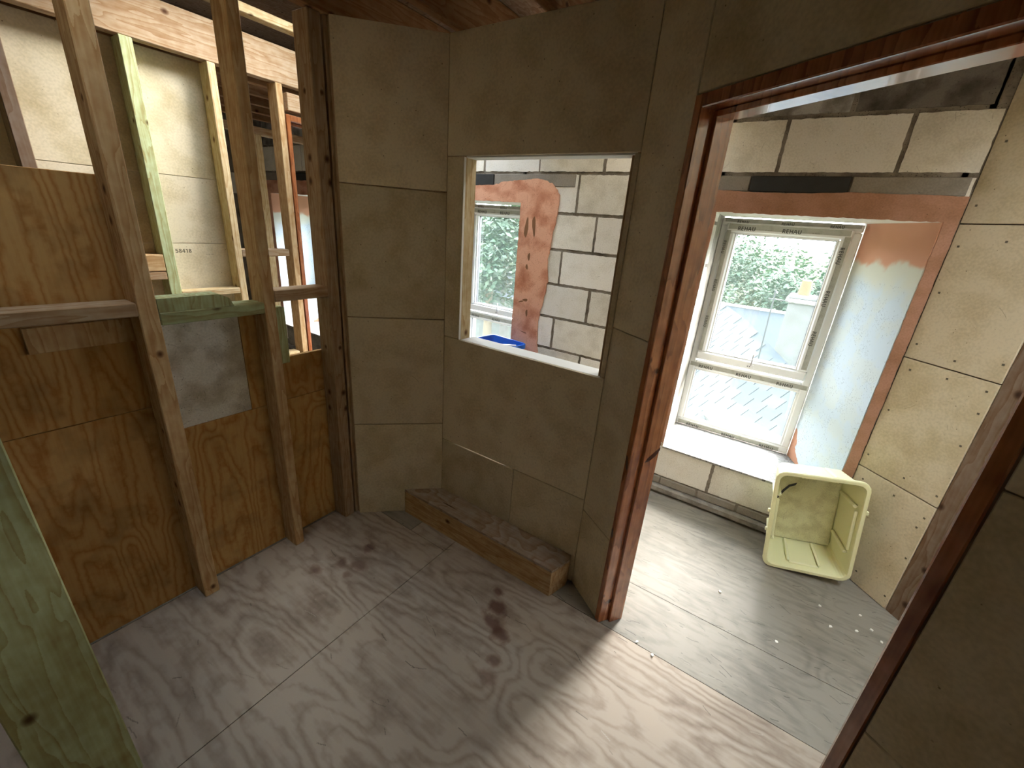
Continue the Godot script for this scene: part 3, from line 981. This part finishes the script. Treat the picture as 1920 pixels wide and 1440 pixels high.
# ------------------------------------------------------------------ plasterboard walls
func make_board_walls() -> void:
	var eye := Vector3(0, 0, 0)
	# the short canted wall in the corner
	var w := structure("wall_corner", "narrow canted plasterboard wall in the dim corner", "wall")
	var f := Face.new(-1.745, -1.215, 0.325, -0.322, eye)
	var length := Vector2(0.325, 0.322).length()
	var ys := [0.0, 0.562, 1.132, 1.712, CEIL]
	for k in 4:
		board(w, "plasterboard_panel", f, 0.002, length, ys[k] + 0.002, ys[k + 1] - 0.002, 0.0125, M["board"][(k + 1) % 4], 0.0, 0.002)
		if k > 0:
			board(w, "batten", f, 0.0, length - 0.02, ys[k] - 0.02, ys[k] + 0.02, 0.045, wood("old", k), 0.013)
	for s in [0.03, length - 0.05]:
		board(w, "stud", f, s - 0.022, s + 0.022, 0.0, CEIL, 0.07, wood("old", 1), 0.06)

	# the wall with the square opening
	var b := structure("wall_centre", "plasterboard wall with a square opening at chest height", "wall")
	var fb := Face.new(-1.42, ZB, 1, 0, eye)
	var rx := -0.559 + 1.42          # right end
	var ox0 := 0.095                 # opening
	var ox1 := 0.842
	var oy0 := 1.053
	var oy1 := 1.853
	board(b, "plasterboard_panel", fb, 0.0, rx, oy1 + 0.004, CEIL, 0.0125, M["board"][0], 0.0, 0.002)
	board(b, "plasterboard_panel", fb, 0.0, ox0, oy0 + 0.002, oy1 + 0.001, 0.0125, M["board"][1], 0.0, 0.002)
	board(b, "plasterboard_panel", fb, ox1, rx, oy0 + 0.002, oy1 + 0.001, 0.0125, M["board"][2], 0.0, 0.002)
	board(b, "plasterboard_panel", fb, 0.0, rx, 0.474, oy0 - 0.002, 0.0125, M["board"][0], 0.0, 0.002)
	board(b, "plasterboard_panel", fb, 0.0, 0.475, 0.0, 0.469, 0.0125, M["board"][3], 0.0, 0.002)
	board(b, "plasterboard_panel", fb, 0.478, rx, 0.0, 0.4715, 0.0125, M["board"][1], 0.0, 0.002)
	# framing behind the boards
	board(b, "opening_jamb", fb, ox0 - 0.043, ox0, 0.0, CEIL, 0.07, wood("cream", 0), 0.0145)
	board(b, "opening_jamb", fb, ox1 + 0.004, rx, 0.0, CEIL, 0.07, wood("pine", 1), 0.0145)
	board(b, "opening_head", fb, ox0, ox1 + 0.004, oy1 - 0.002, oy1 + 0.043, 0.07, M["sill_board"], 0.0145)
	board(b, "stud", fb, 0.455, 0.50, 0.0, oy0 - 0.03, 0.07, wood("pine", 2), 0.0145)
	board(b, "batten", fb, 0.5, ox1, 0.45, 0.494, 0.07, wood("pine", 3), 0.0145)
	var ledge := board(b, "opening_sill", fb, ox0, ox1 + 0.002, oy0 - 0.028, oy0 - 0.002, 0.10, M["sill_board"], 0.0145, 0.004)
	ledge.set_meta("label", "pale dusty ledge board")

	block(b, "corner_post", Vector3(-1.49, 0, -1.63), Vector3(-1.40, CEIL, -1.553), wood("old", 1))
	block(b, "corner_post", Vector3(-0.595, 0, -1.66), Vector3(-0.54, CEIL, -1.56), wood("old", 2))
	block(w, "corner_post", Vector3(-1.84, 0, -1.30), Vector3(-1.757, CEIL, -1.225), wood("old", 3))
	board(b, "cut_edge", fb, ox0 - 0.0005, ox0 + 0.0015, oy0, oy1, 0.0125, M["board_edge"], 0.0, 0.0)

	# the wall with the doorway
	var d := structure("wall_door", "plasterboard wall round the red timber doorway", "wall")
	var fd := door_face()
	var j0 := 0.212
	var j1 := 1.088
	var head := 1.978
	var far := 2.9
	board(d, "plasterboard_panel", fd, 0.0, j0, 0.0, 0.42, 0.0125, M["board"][1], 0.0, 0.002)
	board(d, "plasterboard_panel", fd, 0.0, j0, 0.423, 1.26, 0.0125, M["board"][2], 0.0, 0.002)
	board(d, "plasterboard_panel", fd, 0.0, j0, 1.263, CEIL, 0.0125, M["board"][0], 0.0, 0.002)
	board(d, "plasterboard_panel", fd, j0 + 0.003, far, head + 0.001, CEIL, 0.0125, M["board"][1], 0.0, 0.002)
	board(d, "plasterboard_panel", fd, j1 + 0.002, far, 1.263, head - 0.002, 0.0125, M["board"][2], 0.0, 0.002)
	board(d, "plasterboard_panel", fd, j1 + 0.002, far, 0.66, 1.26, 0.0125, M["board"][3], 0.0, 0.002)
	board(d, "plasterboard_panel", fd, j1 + 0.002, far, 0.0, 0.657, 0.0125, M["board"][2], 0.0, 0.002)
	for s in [0.03, 0.185, 1.115, 1.5, 1.9, 2.3, 2.7]:
		board(d, "stud", fd, s - 0.022, s + 0.022, 0.0, CEIL, 0.075, wood("pine", 1), 0.0145)
	board(d, "batten", fd, 0.052, 0.163, 1.24, 1.284, 0.075, wood("pine", 2), 0.0145)
	board(d, "batten", fd, 0.052, 0.163, 0.40, 0.444, 0.075, wood("pine", 0), 0.0145)
	board(d, "batten", fd, 0.207, 1.09, head + 0.01, head + 0.055, 0.075, wood("pine", 3), 0.0145)
	board(d, "plasterboard_panel", fd, j1 + 0.03, far, 0.0, CEIL, 0.0125, M["board"][0], 0.095, 0.002)

	# the canted wall at the right, beyond the door
	var e := structure("wall_right", "sunlit canted plasterboard wall right of the far window", "wall")
	e.set_meta("label", "cream plasterboard wall with screw heads right of the far window")
	var fe := Face.new(0.468, -2.602, 0.707, 0.707, Vector3(0, 0, -1.5))
	var ye := [0.0, 0.588, 1.164, 1.742, CEIL]
	for k in 4:
		board(e, "plasterboard_panel", fe, 0.0, 0.362, ye[k] + 0.0025, ye[k + 1] - 0.0025, 0.0125, M["board"][k], 0.0, 0.002)
		if k > 0:
			board(e, "batten", fe, 0.0, 0.36, ye[k] - 0.02, ye[k] + 0.02, 0.05, wood("dusty", k), 0.0145)
	board(e, "stud", fe, 0.364, 0.43, 0.0, CEIL, 0.075, wood("dusty", 2), 0.004)
	board(e, "plasterboard_panel", fe, 0.432, 1.95, 0.0, CEIL, 0.0125, M["board"][2], 0.0, 0.002)
	var r := RandomNumberGenerator.new()
	r.seed = 77
	for k in 4:
		for q in [[0.03, 0.06], [0.20, 0.05], [0.34, 0.06], [0.035, 0.30], [0.335, 0.29], [0.33, 0.45], [0.04, 0.51], [0.19, 0.53], [0.345, 0.52]]:
			var y: float = ye[k] + q[1] + r.randf_range(-0.02, 0.02)
			put(e, "screw", cbox(Vector3(0.008, 0.008, 0.002), 0.0008), M["stamp"], Transform3D(Basis(fe.d, Vector3.UP, fe.n), fe.at(q[0] + r.randf_range(-0.012, 0.012), y, -0.0005)))

func door_face() -> Face:
	return Face.new(-0.559, -1.54, 0.832, 0.555, Vector3.ZERO)

# ------------------------------------------------------------------ door linings
func lining(d: Node, f: Face, j0: float, j1: float, head: float, deep: float) -> void:
	var t := 0.030
	board(d, "jamb", f, j0 + 0.001, j0 + t, 0.0, head, deep, wood("red", 0), -0.004, 0.003)
	board(d, "jamb", f, j1 - t, j1 - 0.001, 0.0, head, deep, wood("red", 1), -0.004, 0.003)
	var hb := board(d, "head", f, j0 + t, j1 - t, head - t - 0.006, head, deep, wood("red", 2), -0.004, 0.003)
	hb.set_meta("label", "glossy red-brown head of the door lining")
	# stops planted on the lining
	board(d, "stop", f, j0 + t, j0 + t + 0.014, 0.0, head - t - 0.006, deep - 0.052, wood("red", 3), 0.046, 0.002)
	board(d, "stop", f, j1 - t - 0.014, j1 - t, 0.0, head - t - 0.006, deep - 0.052, wood("red", 1), 0.046, 0.002)
	board(d, "stop", f, j0 + t, j1 - t, head - t - 0.022, head - t - 0.006, deep - 0.052, wood("red", 0), 0.046, 0.002)

func make_doors() -> void:
	var d := structure("door_1", "red-brown varnished timber door lining without a door, in front of the window", "door frame")
	lining(d, door_face(), 0.212, 1.088, 1.976, 0.118)
	# dark resinous knots in the left jamb
	var fd := door_face()
	var side := Basis(fd.n, Vector3.UP, fd.d)
	if side.determinant() < 0:
		side = Basis(-fd.n, Vector3.UP, fd.d)
	var front := Basis(fd.d, Vector3.UP, fd.n)
	if front.determinant() < 0:
		front = Basis(-fd.d, Vector3.UP, fd.n)
	var sx := -1.0 if side.x.dot(fd.n) > 0 else 1.0
	var streak := PackedVector2Array([Vector2(-0.030 * sx, -0.022), Vector2(-0.010 * sx, -0.018), Vector2(0.016 * sx, 0.0), Vector2(0.032 * sx, 0.026), Vector2(0.030 * sx, 0.036), Vector2(0.008 * sx, 0.018), Vector2(-0.020 * sx, -0.004)])
	put(d, "knot", slab(streak, 0.001), M["knot"], Transform3D(side, fd.at(0.2565, 0.83, 0.082)))
	for q in [[0.226, 0.80, 1.0], [0.222, 0.47, 0.75]]:
		var eye := PackedVector2Array()
		for a in 10:
			eye.append(Vector2(cos(a * TAU / 10.0) * 0.0065, sin(a * TAU / 10.0) * 0.030).rotated(0.2) * float(q[2]))
		put(d, "knot", slab(eye, 0.001), M["knot"], Transform3D(front, fd.at(q[0], q[1], -0.0045)))
	var d2 := structure("door_2", "orange timber door lining glimpsed through the studs at the left", "door frame")
	lining(d2, Face.new(XB, -1.735, 0, -1, Vector3.ZERO), 0.0, 0.84, 2.15, 0.11)
	beam(d2, "lintel", Vector3(XB - 0.04, 2.225, -2.58), Vector3(XB - 0.04, 2.225, -1.76), 0.10, 0.07, wood("old", 0), Vector3(1, 0, 0))

# ------------------------------------------------------------------ walls out of view that close the rooms
func make_enclosure() -> void:
	var m: Material = M["board"][0]
	var a := structure("wall_behind", "plasterboard wall behind the viewer", "wall")
	block(a, "plasterboard_panel", Vector3(-6.1, 0, 1.65), Vector3(2.1, 2.82, 1.7), m)
	var b := structure("wall_near_right", "plasterboard wall closing the landing at the right", "wall")
	block(b, "plasterboard_panel", Vector3(1.84, 0, -1.3), Vector3(1.9, 2.5, 1.65), m)
	var c := structure("wall_end", "block wall closing the far room", "wall")
	block(c, "plasterboard_panel", Vector3(-6.1, 0, -3.1), Vector3(-6.05, 2.82, 1.7), m)
	var e := structure("wall_spandrel", "boarding that fills the outer wall up to the roof", "wall")
	block(e, "plasterboard_panel", Vector3(1.9, 0, -3.14), Vector3(1.96, 2.82, -1.2), m)

# ------------------------------------------------------------------ things
func make_things() -> void:
	# treated post close to the camera
	var p := thing("timber_post", "pale green treated timber post close up at the lower left", "post", Vector3(-1.25, 0, 0))
	var lean := Basis(Vector3(1, 0, 0), deg_to_rad(1.2))
	put(p, "post", cbox(Vector3(0.05, 2.46, 0.17), 0.003), wood("green", 0), Transform3D(lean, Vector3(-0.025, 1.232, 0.028)))

	# boxed timber ledge along the foot of the wall with the opening
	var t := thing("timber_ledge", "low sawn timber step along the foot of the wall under the opening", "step", Vector3(-1.08, 0, -1.46))
	var o := Vector2(-1.08, -1.46)
	var plan := PackedVector2Array([Vector2(-1.562, -1.39), Vector2(-0.603, -1.39), Vector2(-0.597, -1.405), Vector2(-0.572, -1.50), Vector2(-0.578, -1.534), Vector2(-1.412, -1.534)])
	for i in plan.size():
		plan[i] -= o
	# grain along the step: the core is a beam, its mitred ends follow the walls
	var core := PackedVector2Array()
	for q in plan:
		core.append(Vector2(-q.y, q.x))
	var beam_mesh := slab_along(core, 0.138)
	put(t, "beam", beam_mesh, M["pine"][1], Transform3D(Basis(Vector3(0, 0, -1), Vector3(1, 0, 0), Vector3(0, -1, 0)), Vector3.ZERO))
	var top := put(t, "top_board", plan_prism(plan, 0.139, 0.152), M["ledge_top"])
	top.set_meta("label", "dusty grey top board")

	yellow_crate()
	blue_crate()

	var r := RandomNumberGenerator.new()
	r.seed = 41
	var spots := [[0.62, -2.22], [0.66, -2.15], [0.60, -2.10], [0.69, -2.10], [0.73, -2.13], [0.70, -2.03], [0.46, -2.16], [0.50, -2.05], [-0.19, -1.42], [-0.12, -1.40], [0.05, -1.94], [0.30, -1.80]]
	for k in spots.size():
		var c := thing("plaster_chip", "tiny white plaster chip lying on the doorway floor", "chip", Vector3(spots[k][0], 0, spots[k][1]), "plaster chips on the floor")
		var pts := PackedVector2Array()
		for a in 6:
			pts.append(Vector2.from_angle(a * TAU / 6.0) * r.randf_range(0.004, 0.009))
		put(c, "chip", plan_prism(pts, 0.0, r.randf_range(0.003, 0.006)), M["chip"])

# like plan_prism, but the outline lies across local y so that the grain runs along the piece
func slab_along(p: PackedVector2Array, h: float) -> ArrayMesh:
	var st := begin()
	var idx := Geometry2D.triangulate_polygon(p)
	for i in range(0, idx.size(), 3):
		for f in [[0.0, 1.0], [-h, -1.0]]:
			tri(st, Vector3(p[idx[i]].x, p[idx[i]].y, f[0]), Vector3(p[idx[i + 1]].x, p[idx[i + 1]].y, f[0]), Vector3(p[idx[i + 2]].x, p[idx[i + 2]].y, f[0]), Vector3(0, 0, f[1]))
	var cw := Geometry2D.is_polygon_clockwise(p)
	for i in p.size():
		var a := p[i]
		var b := p[(i + 1) % p.size()]
		var e := b - a
		var n := Vector3(e.y, -e.x, 0) * (-1.0 if cw else 1.0)
		quad(st, Vector3(a.x, a.y, 0), Vector3(b.x, b.y, 0), Vector3(b.x, b.y, -h), Vector3(a.x, a.y, -h), n)
	return done(st)

func rounded(w: float, h: float, r: float) -> PackedVector2Array:
	var p := PackedVector2Array()
	for c in [[1, 1, 0], [-1, 1, 1], [-1, -1, 2], [1, -1, 3]]:
		for k in 5:
			var a: float = (c[2] + k / 4.0) * PI / 2
			p.append(Vector2(c[0] * (w * 0.5 - r), c[1] * (h * 0.5 - r)) + Vector2(cos(a), sin(a)) * r)
	return p

# skin through a list of rounded rectangles [w, h, r, z]
func loft(rings: Array, cap_first: bool, cap_last: bool) -> ArrayMesh:
	var st := SurfaceTool.new()
	st.begin(Mesh.PRIMITIVE_TRIANGLES)
	st.set_smooth_group(-1)
	var prev := PackedVector2Array()
	var pz := 0.0
	for k in rings.size():
		var q: Array = rings[k]
		var p := rounded(q[0], q[1], q[2])
		if k > 0:
			for i in p.size():
				var j := (i + 1) % p.size()
				var a := Vector3(prev[i].x, prev[i].y, pz)
				var b := Vector3(prev[j].x, prev[j].y, pz)
				var c := Vector3(p[j].x, p[j].y, q[3])
				var d := Vector3(p[i].x, p[i].y, q[3])
				for v in [a, c, b, a, d, c]:
					st.add_vertex(v)
		prev = p
		pz = q[3]
	for e in [[cap_first, rings[0], -1.0], [cap_last, rings[rings.size() - 1], 1.0]]:
		if e[0]:
			var p := rounded(e[1][0], e[1][1], e[1][2])
			for i in range(1, p.size() - 1):
				tri(st, Vector3(p[0].x, p[0].y, e[1][3]), Vector3(p[i].x, p[i].y, e[1][3]), Vector3(p[i + 1].x, p[i + 1].y, e[1][3]), Vector3(0, 0, e[2]))
	return done(st)

func yellow_crate() -> void:
	# lies on its side; local z points out of its mouth, local x along the mouth, local y up
	var bl := Vector3(0.200, 0.0, -2.29)
	var u := Vector3(0.355, 0.045, -0.075).normalized()
	var n := u.cross(Vector3.UP).normalized()
	if n.z < 0:
		n = -n
	n = (n + Vector3(0, 0.02, 0)).normalized()
	var v := n.cross(u).normalized()
	var wd := 0.385
	var ht := 0.56
	var dp := 0.215
	var o := bl + u * wd * 0.5 + v * (ht * 0.5 + 0.002)
	var t := thing("storage_crate", "pale yellow plastic storage crate lying on its side below the window", "crate", Vector3(o.x, 0, o.z))
	var xf := Transform3D(Basis(u, v, n), Vector3(0, o.y, 0))
	var s := Node3D.new()
	s.name = "shell"
	t.add_child(s)
	s.transform = xf
	# outside from base to lip, over the lip, and down inside
	put(s, "wall", loft([[0.30, 0.46, 0.03, -dp], [0.345, 0.515, 0.035, -0.035], [0.352, 0.522, 0.035, -0.03], [0.352, 0.522, 0.035, -0.028], [0.362, 0.535, 0.04, -0.012], [wd, ht, 0.045, -0.012], [wd, ht, 0.045, 0.0], [wd - 0.010, ht - 0.010, 0.042, 0.003], [0.352, 0.525, 0.036, 0.003], [0.346, 0.517, 0.034, -0.004], [0.338, 0.508, 0.032, -0.03], [0.294, 0.454, 0.028, -dp + 0.006]], true, false), M["yellow"])
	put(s, "base", cbox(Vector3(0.285, 0.445, 0.006), 0.002), M["bin_base"], Transform3D(Basis.IDENTITY, Vector3(0, 0, -dp + 0.008)))
	# raised ribs inside and outside, two to a side
	for sx in [-1.0, 1.0]:
		for y in [-0.13, 0.13]:
			var a := Vector3(sx * 0.158, y, -0.035)
			var b := Vector3(sx * 0.142, y * 0.9, -dp + 0.02)
			rib(s, a, b, 0.018, 0.016)
			rib(s, a + Vector3(sx * 0.018, 0, 0), b + Vector3(sx * 0.012, 0, 0), 0.022, 0.014)
		rib(s, Vector3(sx * 0.163, 0.11, -0.03), Vector3(sx * 0.163, -0.11, -0.03), 0.014, 0.014)
	for sy in [-1.0, 1.0]:
		for x in [-0.07, 0.07]:
			var a := Vector3(x, sy * 0.245, -0.035)
			var b := Vector3(x * 0.9, sy * 0.222, -dp + 0.02)
			rib(s, a, b, 0.014, 0.010)
			rib(s, a + Vector3(0, sy * 0.018, 0), b + Vector3(0, sy * 0.012, 0), 0.022, 0.014)
		rib(s, Vector3(-0.065, sy * 0.25, -0.032), Vector3(0.065, sy * 0.25, -0.032), 0.012, 0.012)
	# small lugs on the lip where the lid clips on
	for q in [[-0.197, 0.05], [-0.197, -0.06], [0.197, 0.12]]:
		put(s, "lug", cbox(Vector3(0.012, 0.02, 0.012), 0.003), M["yellow_rib"], Transform3D(Basis.IDENTITY, Vector3(q[0], q[1], -0.006)))
	# split in the base
	var pts := PackedVector2Array([Vector2(-0.135, 0.02), Vector2(-0.11, 0.075), Vector2(-0.085, 0.11), Vector2(-0.05, 0.128), Vector2(-0.055, 0.112), Vector2(-0.08, 0.098), Vector2(-0.10, 0.068), Vector2(-0.125, 0.02)])
	put(s, "split", slab(pts, 0.001), M["gasket"], Transform3D(Basis.IDENTITY, Vector3(0, 0, -dp + 0.0125)))

func rib(parent: Node, a: Vector3, b: Vector3, w: float, h: float) -> void:
	var y := (b - a).normalized()
	var z := Vector3(0, 0, 1)
	z = (z - y * z.dot(y))
	z = Vector3(1, 0, 0) if z.length() < 0.1 else z.normalized()
	put(parent, "rib", cbox(Vector3(w, a.distance_to(b), h), 0.004), M["yellow_rib"], Transform3D(Basis(y.cross(z), y, z), (a + b) * 0.5))

func blue_crate() -> void:
	var t := thing("blue_bin", "bright blue plastic bin just showing above the opening ledge", "bin", Vector3(-1.655, 0, -2.365))
	var turn := Basis(Vector3.UP, deg_to_rad(-7))
	var xf := Transform3D(turn * Basis(Vector3(1, 0, 0), -PI / 2), Vector3.ZERO)
	var h := 0.83
	put(t, "shell", loft([[0.24, 0.14, 0.025, 0.0], [0.305, 0.185, 0.03, h - 0.03], [0.33, 0.21, 0.035, h - 0.03], [0.33, 0.21, 0.035, h], [0.305, 0.185, 0.03, h], [0.235, 0.135, 0.025, 0.02]], true, true), M["blue"], xf)
	put(t, "handle", cbox(Vector3(0.09, 0.028, 0.03), 0.006), M["blue_label"], Transform3D(turn, Vector3(0, h - 0.022, 0) + turn * Vector3(-0.02, 0, 0.112)))
	var k := thing("plastic_strip", "thin white strip lying across the corner of the blue bin", "strip", Vector3(-1.545, h + 0.001, -2.30))
	put(k, "strip", cbox(Vector3(0.115, 0.008, 0.016), 0.002), M["upvc"], Transform3D(Basis(Vector3.UP, deg_to_rad(38)), Vector3(0, 0.004, 0)))

# ------------------------------------------------------------------ outdoors
func make_outdoors() -> void:
	var g := structure("ground_outside", "grass and gardens below the windows", "ground")
	block(g, "lawn", Vector3(-40, -5.2, -32), Vector3(40, -5.0, -3.2), M["grass"], 0.0)

	# neighbour's slate roof just below the window
	var pitch := deg_to_rad(35)
	var az := deg_to_rad(-48)
	var cd := Vector3(sin(az), 0, -cos(az))
	var uh := Vector3(sin(az + PI / 2), 0, -cos(az + PI / 2))
	var ud := uh * cos(pitch) + Vector3(0, sin(pitch), 0)
	var nn := cd.cross(ud).normalized()
	if nn.y < 0:
		nn = -nn
	var p0 := Vector3(-0.2894, -1.1298, -7.0)
	var h := thing("slate_roof", "pale slate roof of the neighbouring house just below the window", "roof", p0)
	var xd := cd
	if xd.cross(ud).dot(nn) < 0:
		xd = -cd
	var bs := Basis(xd, ud, nn)
	var sgn := 1.0 if xd == cd else -1.0
	var outline := PackedVector2Array()
	for q in [[6.0, 2.75], [3.63, 2.56], [2.28, 2.2], [0.48, 1.50], [-0.6, 1.0], [-1.6, 0.55], [-1.6, -2.0], [6.0, -2.0]]:
		outline.append(Vector2(q[0] * sgn, q[1]))
	put(h, "roof_deck", slab(outline, 0.12), M["slate_far"], Transform3D(bs, Vector3.ZERO))
	var r := RandomNumberGenerator.new()
	r.seed = 9
	var n := 0
	var row := 0
	var y := -0.95
	while y < 2.5:
		var x := -1.5 + (0.14 if row % 2 == 0 else 0.0)
		while x < 4.4:
			var c := Vector2((x + 0.135) * sgn, y + 0.11)
			var inside := true
			for dx in [-0.135, 0.135]:
				for dy in [-0.11, 0.11]:
					if not Geometry2D.is_point_in_polygon(c + Vector2(dx, dy), outline):
						inside = false
			if inside and n < 300:
				var tilt := Basis(Vector3(1, 0, 0), deg_to_rad(2.4)) * Basis(Vector3(0, 0, 1), r.randf_range(-0.012, 0.012))
				put(h, "slate", cbox(Vector3(0.268, 0.25, 0.008), 0.002), M["slate"][r.randi_range(0, 3)], Transform3D(bs * tilt, bs * Vector3(c.x, c.y, 0.011 + r.randf() * 0.003)))
				n += 1
			x += 0.28
		y += 0.225
		row += 1
	# white coping wedge and lead flashing on that roof
	var wedge := PackedVector2Array()
	for q in [[0.62, 0.12], [0.55, -0.15], [0.05, -0.22], [-0.75, 0.02], [-0.72, 0.22], [0.1, 0.18]]:
		wedge.append(Vector2(q[0] * sgn, q[1]))
	put(h, "coping", slab(wedge, 0.10), M["white_render"], Transform3D(bs, nn * 0.12))
	var lead := PackedVector2Array()
	for q in [[0.75, -0.08], [0.56, -0.12], [0.30, -0.30], [0.62, -0.30]]:
		lead.append(Vector2(q[0] * sgn, q[1]))
	put(h, "flashing", slab(lead, 0.03), M["slate_far"], Transform3D(bs, nn * 0.05))

	# chimney on it
	var c := thing("chimney", "white rendered chimney stack with one orange pot outside the window", "chimney", Vector3(0.06, -0.75, -9.0))
	put(c, "stack", cbox(Vector3(0.40, 1.50, 0.46), 0.01), M["white_render"], Transform3D(Basis.IDENTITY, Vector3(0, 0.72, 0)))
	put(c, "cap", cbox(Vector3(0.50, 0.07, 0.56), 0.015), M["concrete"], Transform3D(Basis.IDENTITY, Vector3(0, 1.49, 0)))
	put(c, "cap", cbox(Vector3(0.44, 0.06, 0.50), 0.015), M["white_render"], Transform3D(Basis.IDENTITY, Vector3(0, 1.555, 0)))
	var pot := CylinderMesh.new()
	pot.top_radius = 0.075
	pot.bottom_radius = 0.095
	pot.height = 0.26
	put(c, "pot", pot, M["terracotta"], Transform3D(Basis.IDENTITY, Vector3(-0.02, 1.70, 0)))
	var a := thing("aerial_mast", "thin aerial mast standing left of the white chimney", "mast", Vector3(-0.34, -0.6, -8.5))
	var rod := CylinderMesh.new()
	rod.top_radius = 0.012
	rod.bottom_radius = 0.012
	rod.height = 1.5
	put(a, "rod", rod, M["mast"], Transform3D(Basis(Vector3(0, 0, 1), 0.03), Vector3(0, 0.75, 0)))
	put(a, "arm", cbox(Vector3(0.30, 0.015, 0.015), 0.003), M["mast"], Transform3D(Basis.IDENTITY, Vector3(0.05, 1.35, 0)))

	# roofs further off
	var specs := [[-1.0, -15.0, 9.0, -0.25, 3.0, "long grey roof behind the chimney, below the trees"], [-10.5, -20.0, 8.0, -0.6, 3.5, "far blue-grey roof at the left edge of the window view"], [7.2, -14.0, 4.5, -0.7, 2.6, "low grey roof right of the chimney"]]
	for q in specs:
		var o := thing("house", q[5], "house", Vector3(q[0], -5.0, q[1]))
		var w: float = q[2]
		var dpt: float = q[4]
		var ridge: float = q[3] + 5.0
		var eave := ridge - dpt * 0.5 * 0.75
		put(o, "walls", cbox(Vector3(w, eave, dpt), 0.01), M["white_render"], Transform3D(Basis.IDENTITY, Vector3(0, eave * 0.5, 0)))
		var gable := PackedVector2Array([Vector2(-dpt * 0.55, eave - 0.05), Vector2(dpt * 0.55, eave - 0.05), Vector2(0, ridge)])
		put(o, "roof", slab(gable, w + 0.3), M["slate_far"], Transform3D(Basis(Vector3(0, 0, -1), Vector3.UP, Vector3(1, 0, 0)), Vector3((w + 0.3) * 0.5, 0, 0)))
		put(o, "ridge", cbox(Vector3(w + 0.3, 0.08, 0.12), 0.02), M["concrete"], Transform3D(Basis.IDENTITY, Vector3(0, ridge, 0)))
		put(o, "stack", cbox(Vector3(0.45, 0.9, 0.45), 0.02), M["white_render"], Transform3D(Basis.IDENTITY, Vector3(-w * 0.32, ridge + 0.25, 0)))

	# trees
	var spots := [[-7.5, -25, 3.2, 2.3], [-4.6, -23, 2.8, 1.9], [-2.0, -25.5, 3.0, 2.9], [0.5, -22.5, 2.7, 2.3], [3.0, -26, 3.2, 3.0], [5.6, -23.5, 2.9, 2.4],
		[-9.0, -12, 2.1, 2.9], [-11.4, -13.5, 2.4, 3.1], [-14.5, -15, 2.6, 2.4], [-7.2, -13.5, 2.0, 1.5], [-18, -19, 3.2, 2.6]]
	var words := ["broad green tree at the far left of the window view", "green tree left of the chimney, above the far roof", "tall leafy tree behind the middle of the far roofs", "bright green tree directly behind the chimney", "leafy tree right of the chimney pot", "tree at the right edge of the window view",
		"tall tree filling the window behind the square opening", "dense tree left in the window behind the square opening", "distant tree left of the dense one behind the opening", "shorter tree between the two window views", "farthest tree behind the opening's window"]
	for k in spots.size():
		var q: Array = spots[k]
		tree("tree", words[k], Vector3(q[0], -5.0, q[1]), q[2], q[3] + 5.0, 100 + k, 5200)
	tree("bush", "low yellow-green bush below the window behind the opening", Vector3(-6.3, -5.0, -8.0), 1.3, 3.0, 300, 2200)

func tree(called: String, label: String, at: Vector3, radius: float, top: float, sd: int, leaves: int) -> void:
	var t := thing(called, label, called, at, "trees beyond the roofs" if called == "tree" else "")
	var r := RandomNumberGenerator.new()
	r.seed = sd
	var trunk := CylinderMesh.new()
	trunk.top_radius = 0.10
	trunk.bottom_radius = 0.22
	trunk.height = maxf(top - radius, 0.5)
	trunk.radial_segments = 10
	put(t, "trunk", trunk, M["bark"], Transform3D(Basis.IDENTITY, Vector3(0, trunk.height * 0.5, 0)))
	var st := begin()
	var s := 0.5
	for q in [[Vector3(-s, 0, 0), Vector3(0, 0.08, 0.45 * s), Vector3(0, 0.06, -0.45 * s)], [Vector3(s, 0, 0), Vector3(0, 0.06, -0.45 * s), Vector3(0, 0.08, 0.45 * s)]]:
		tri(st, q[0], q[1], q[2], Vector3.UP)
	var mm := MultiMesh.new()
	mm.transform_format = MultiMesh.TRANSFORM_3D
	mm.use_colors = true
	mm.mesh = done(st)
	mm.instance_count = leaves
	# lobes of the crown
	var lobes := []
	for k in 14:
		var d := Vector3(r.randfn(), r.randfn() * 0.8, r.randfn()).normalized()
		lobes.append([Vector3(0, top - radius * 1.1, 0) + d * radius * r.randf_range(0.35, 0.72), radius * r.randf_range(0.32, 0.5)])
	for k in leaves:
		var l: Array = lobes[r.randi_range(0, lobes.size() - 1)]
		var d := Vector3(r.randfn(), r.randfn(), r.randfn()).normalized()
		var p: Vector3 = l[0] + d * float(l[1]) * pow(r.randf(), 0.33)
		p.y = minf(p.y, top)
		var b := Basis.from_euler(Vector3(r.randf_range(-0.9, 0.9), r.randf() * TAU, r.randf_range(-0.9, 0.9))).scaled(Vector3.ONE * r.randf_range(0.16, 0.34))
		mm.set_instance_transform(k, Transform3D(b, p))
		var g := r.randf_range(0.75, 1.25)
		mm.set_instance_color(k, Color(0.030 * g * r.randf_range(0.8, 1.3), 0.056 * g, 0.028 * g))
	var o := MultiMeshInstance3D.new()
	o.name = "crown"
	o.multimesh = mm
	o.material_override = M["leaf"]
	o.set_meta("kind", "stuff")
	t.add_child(o)
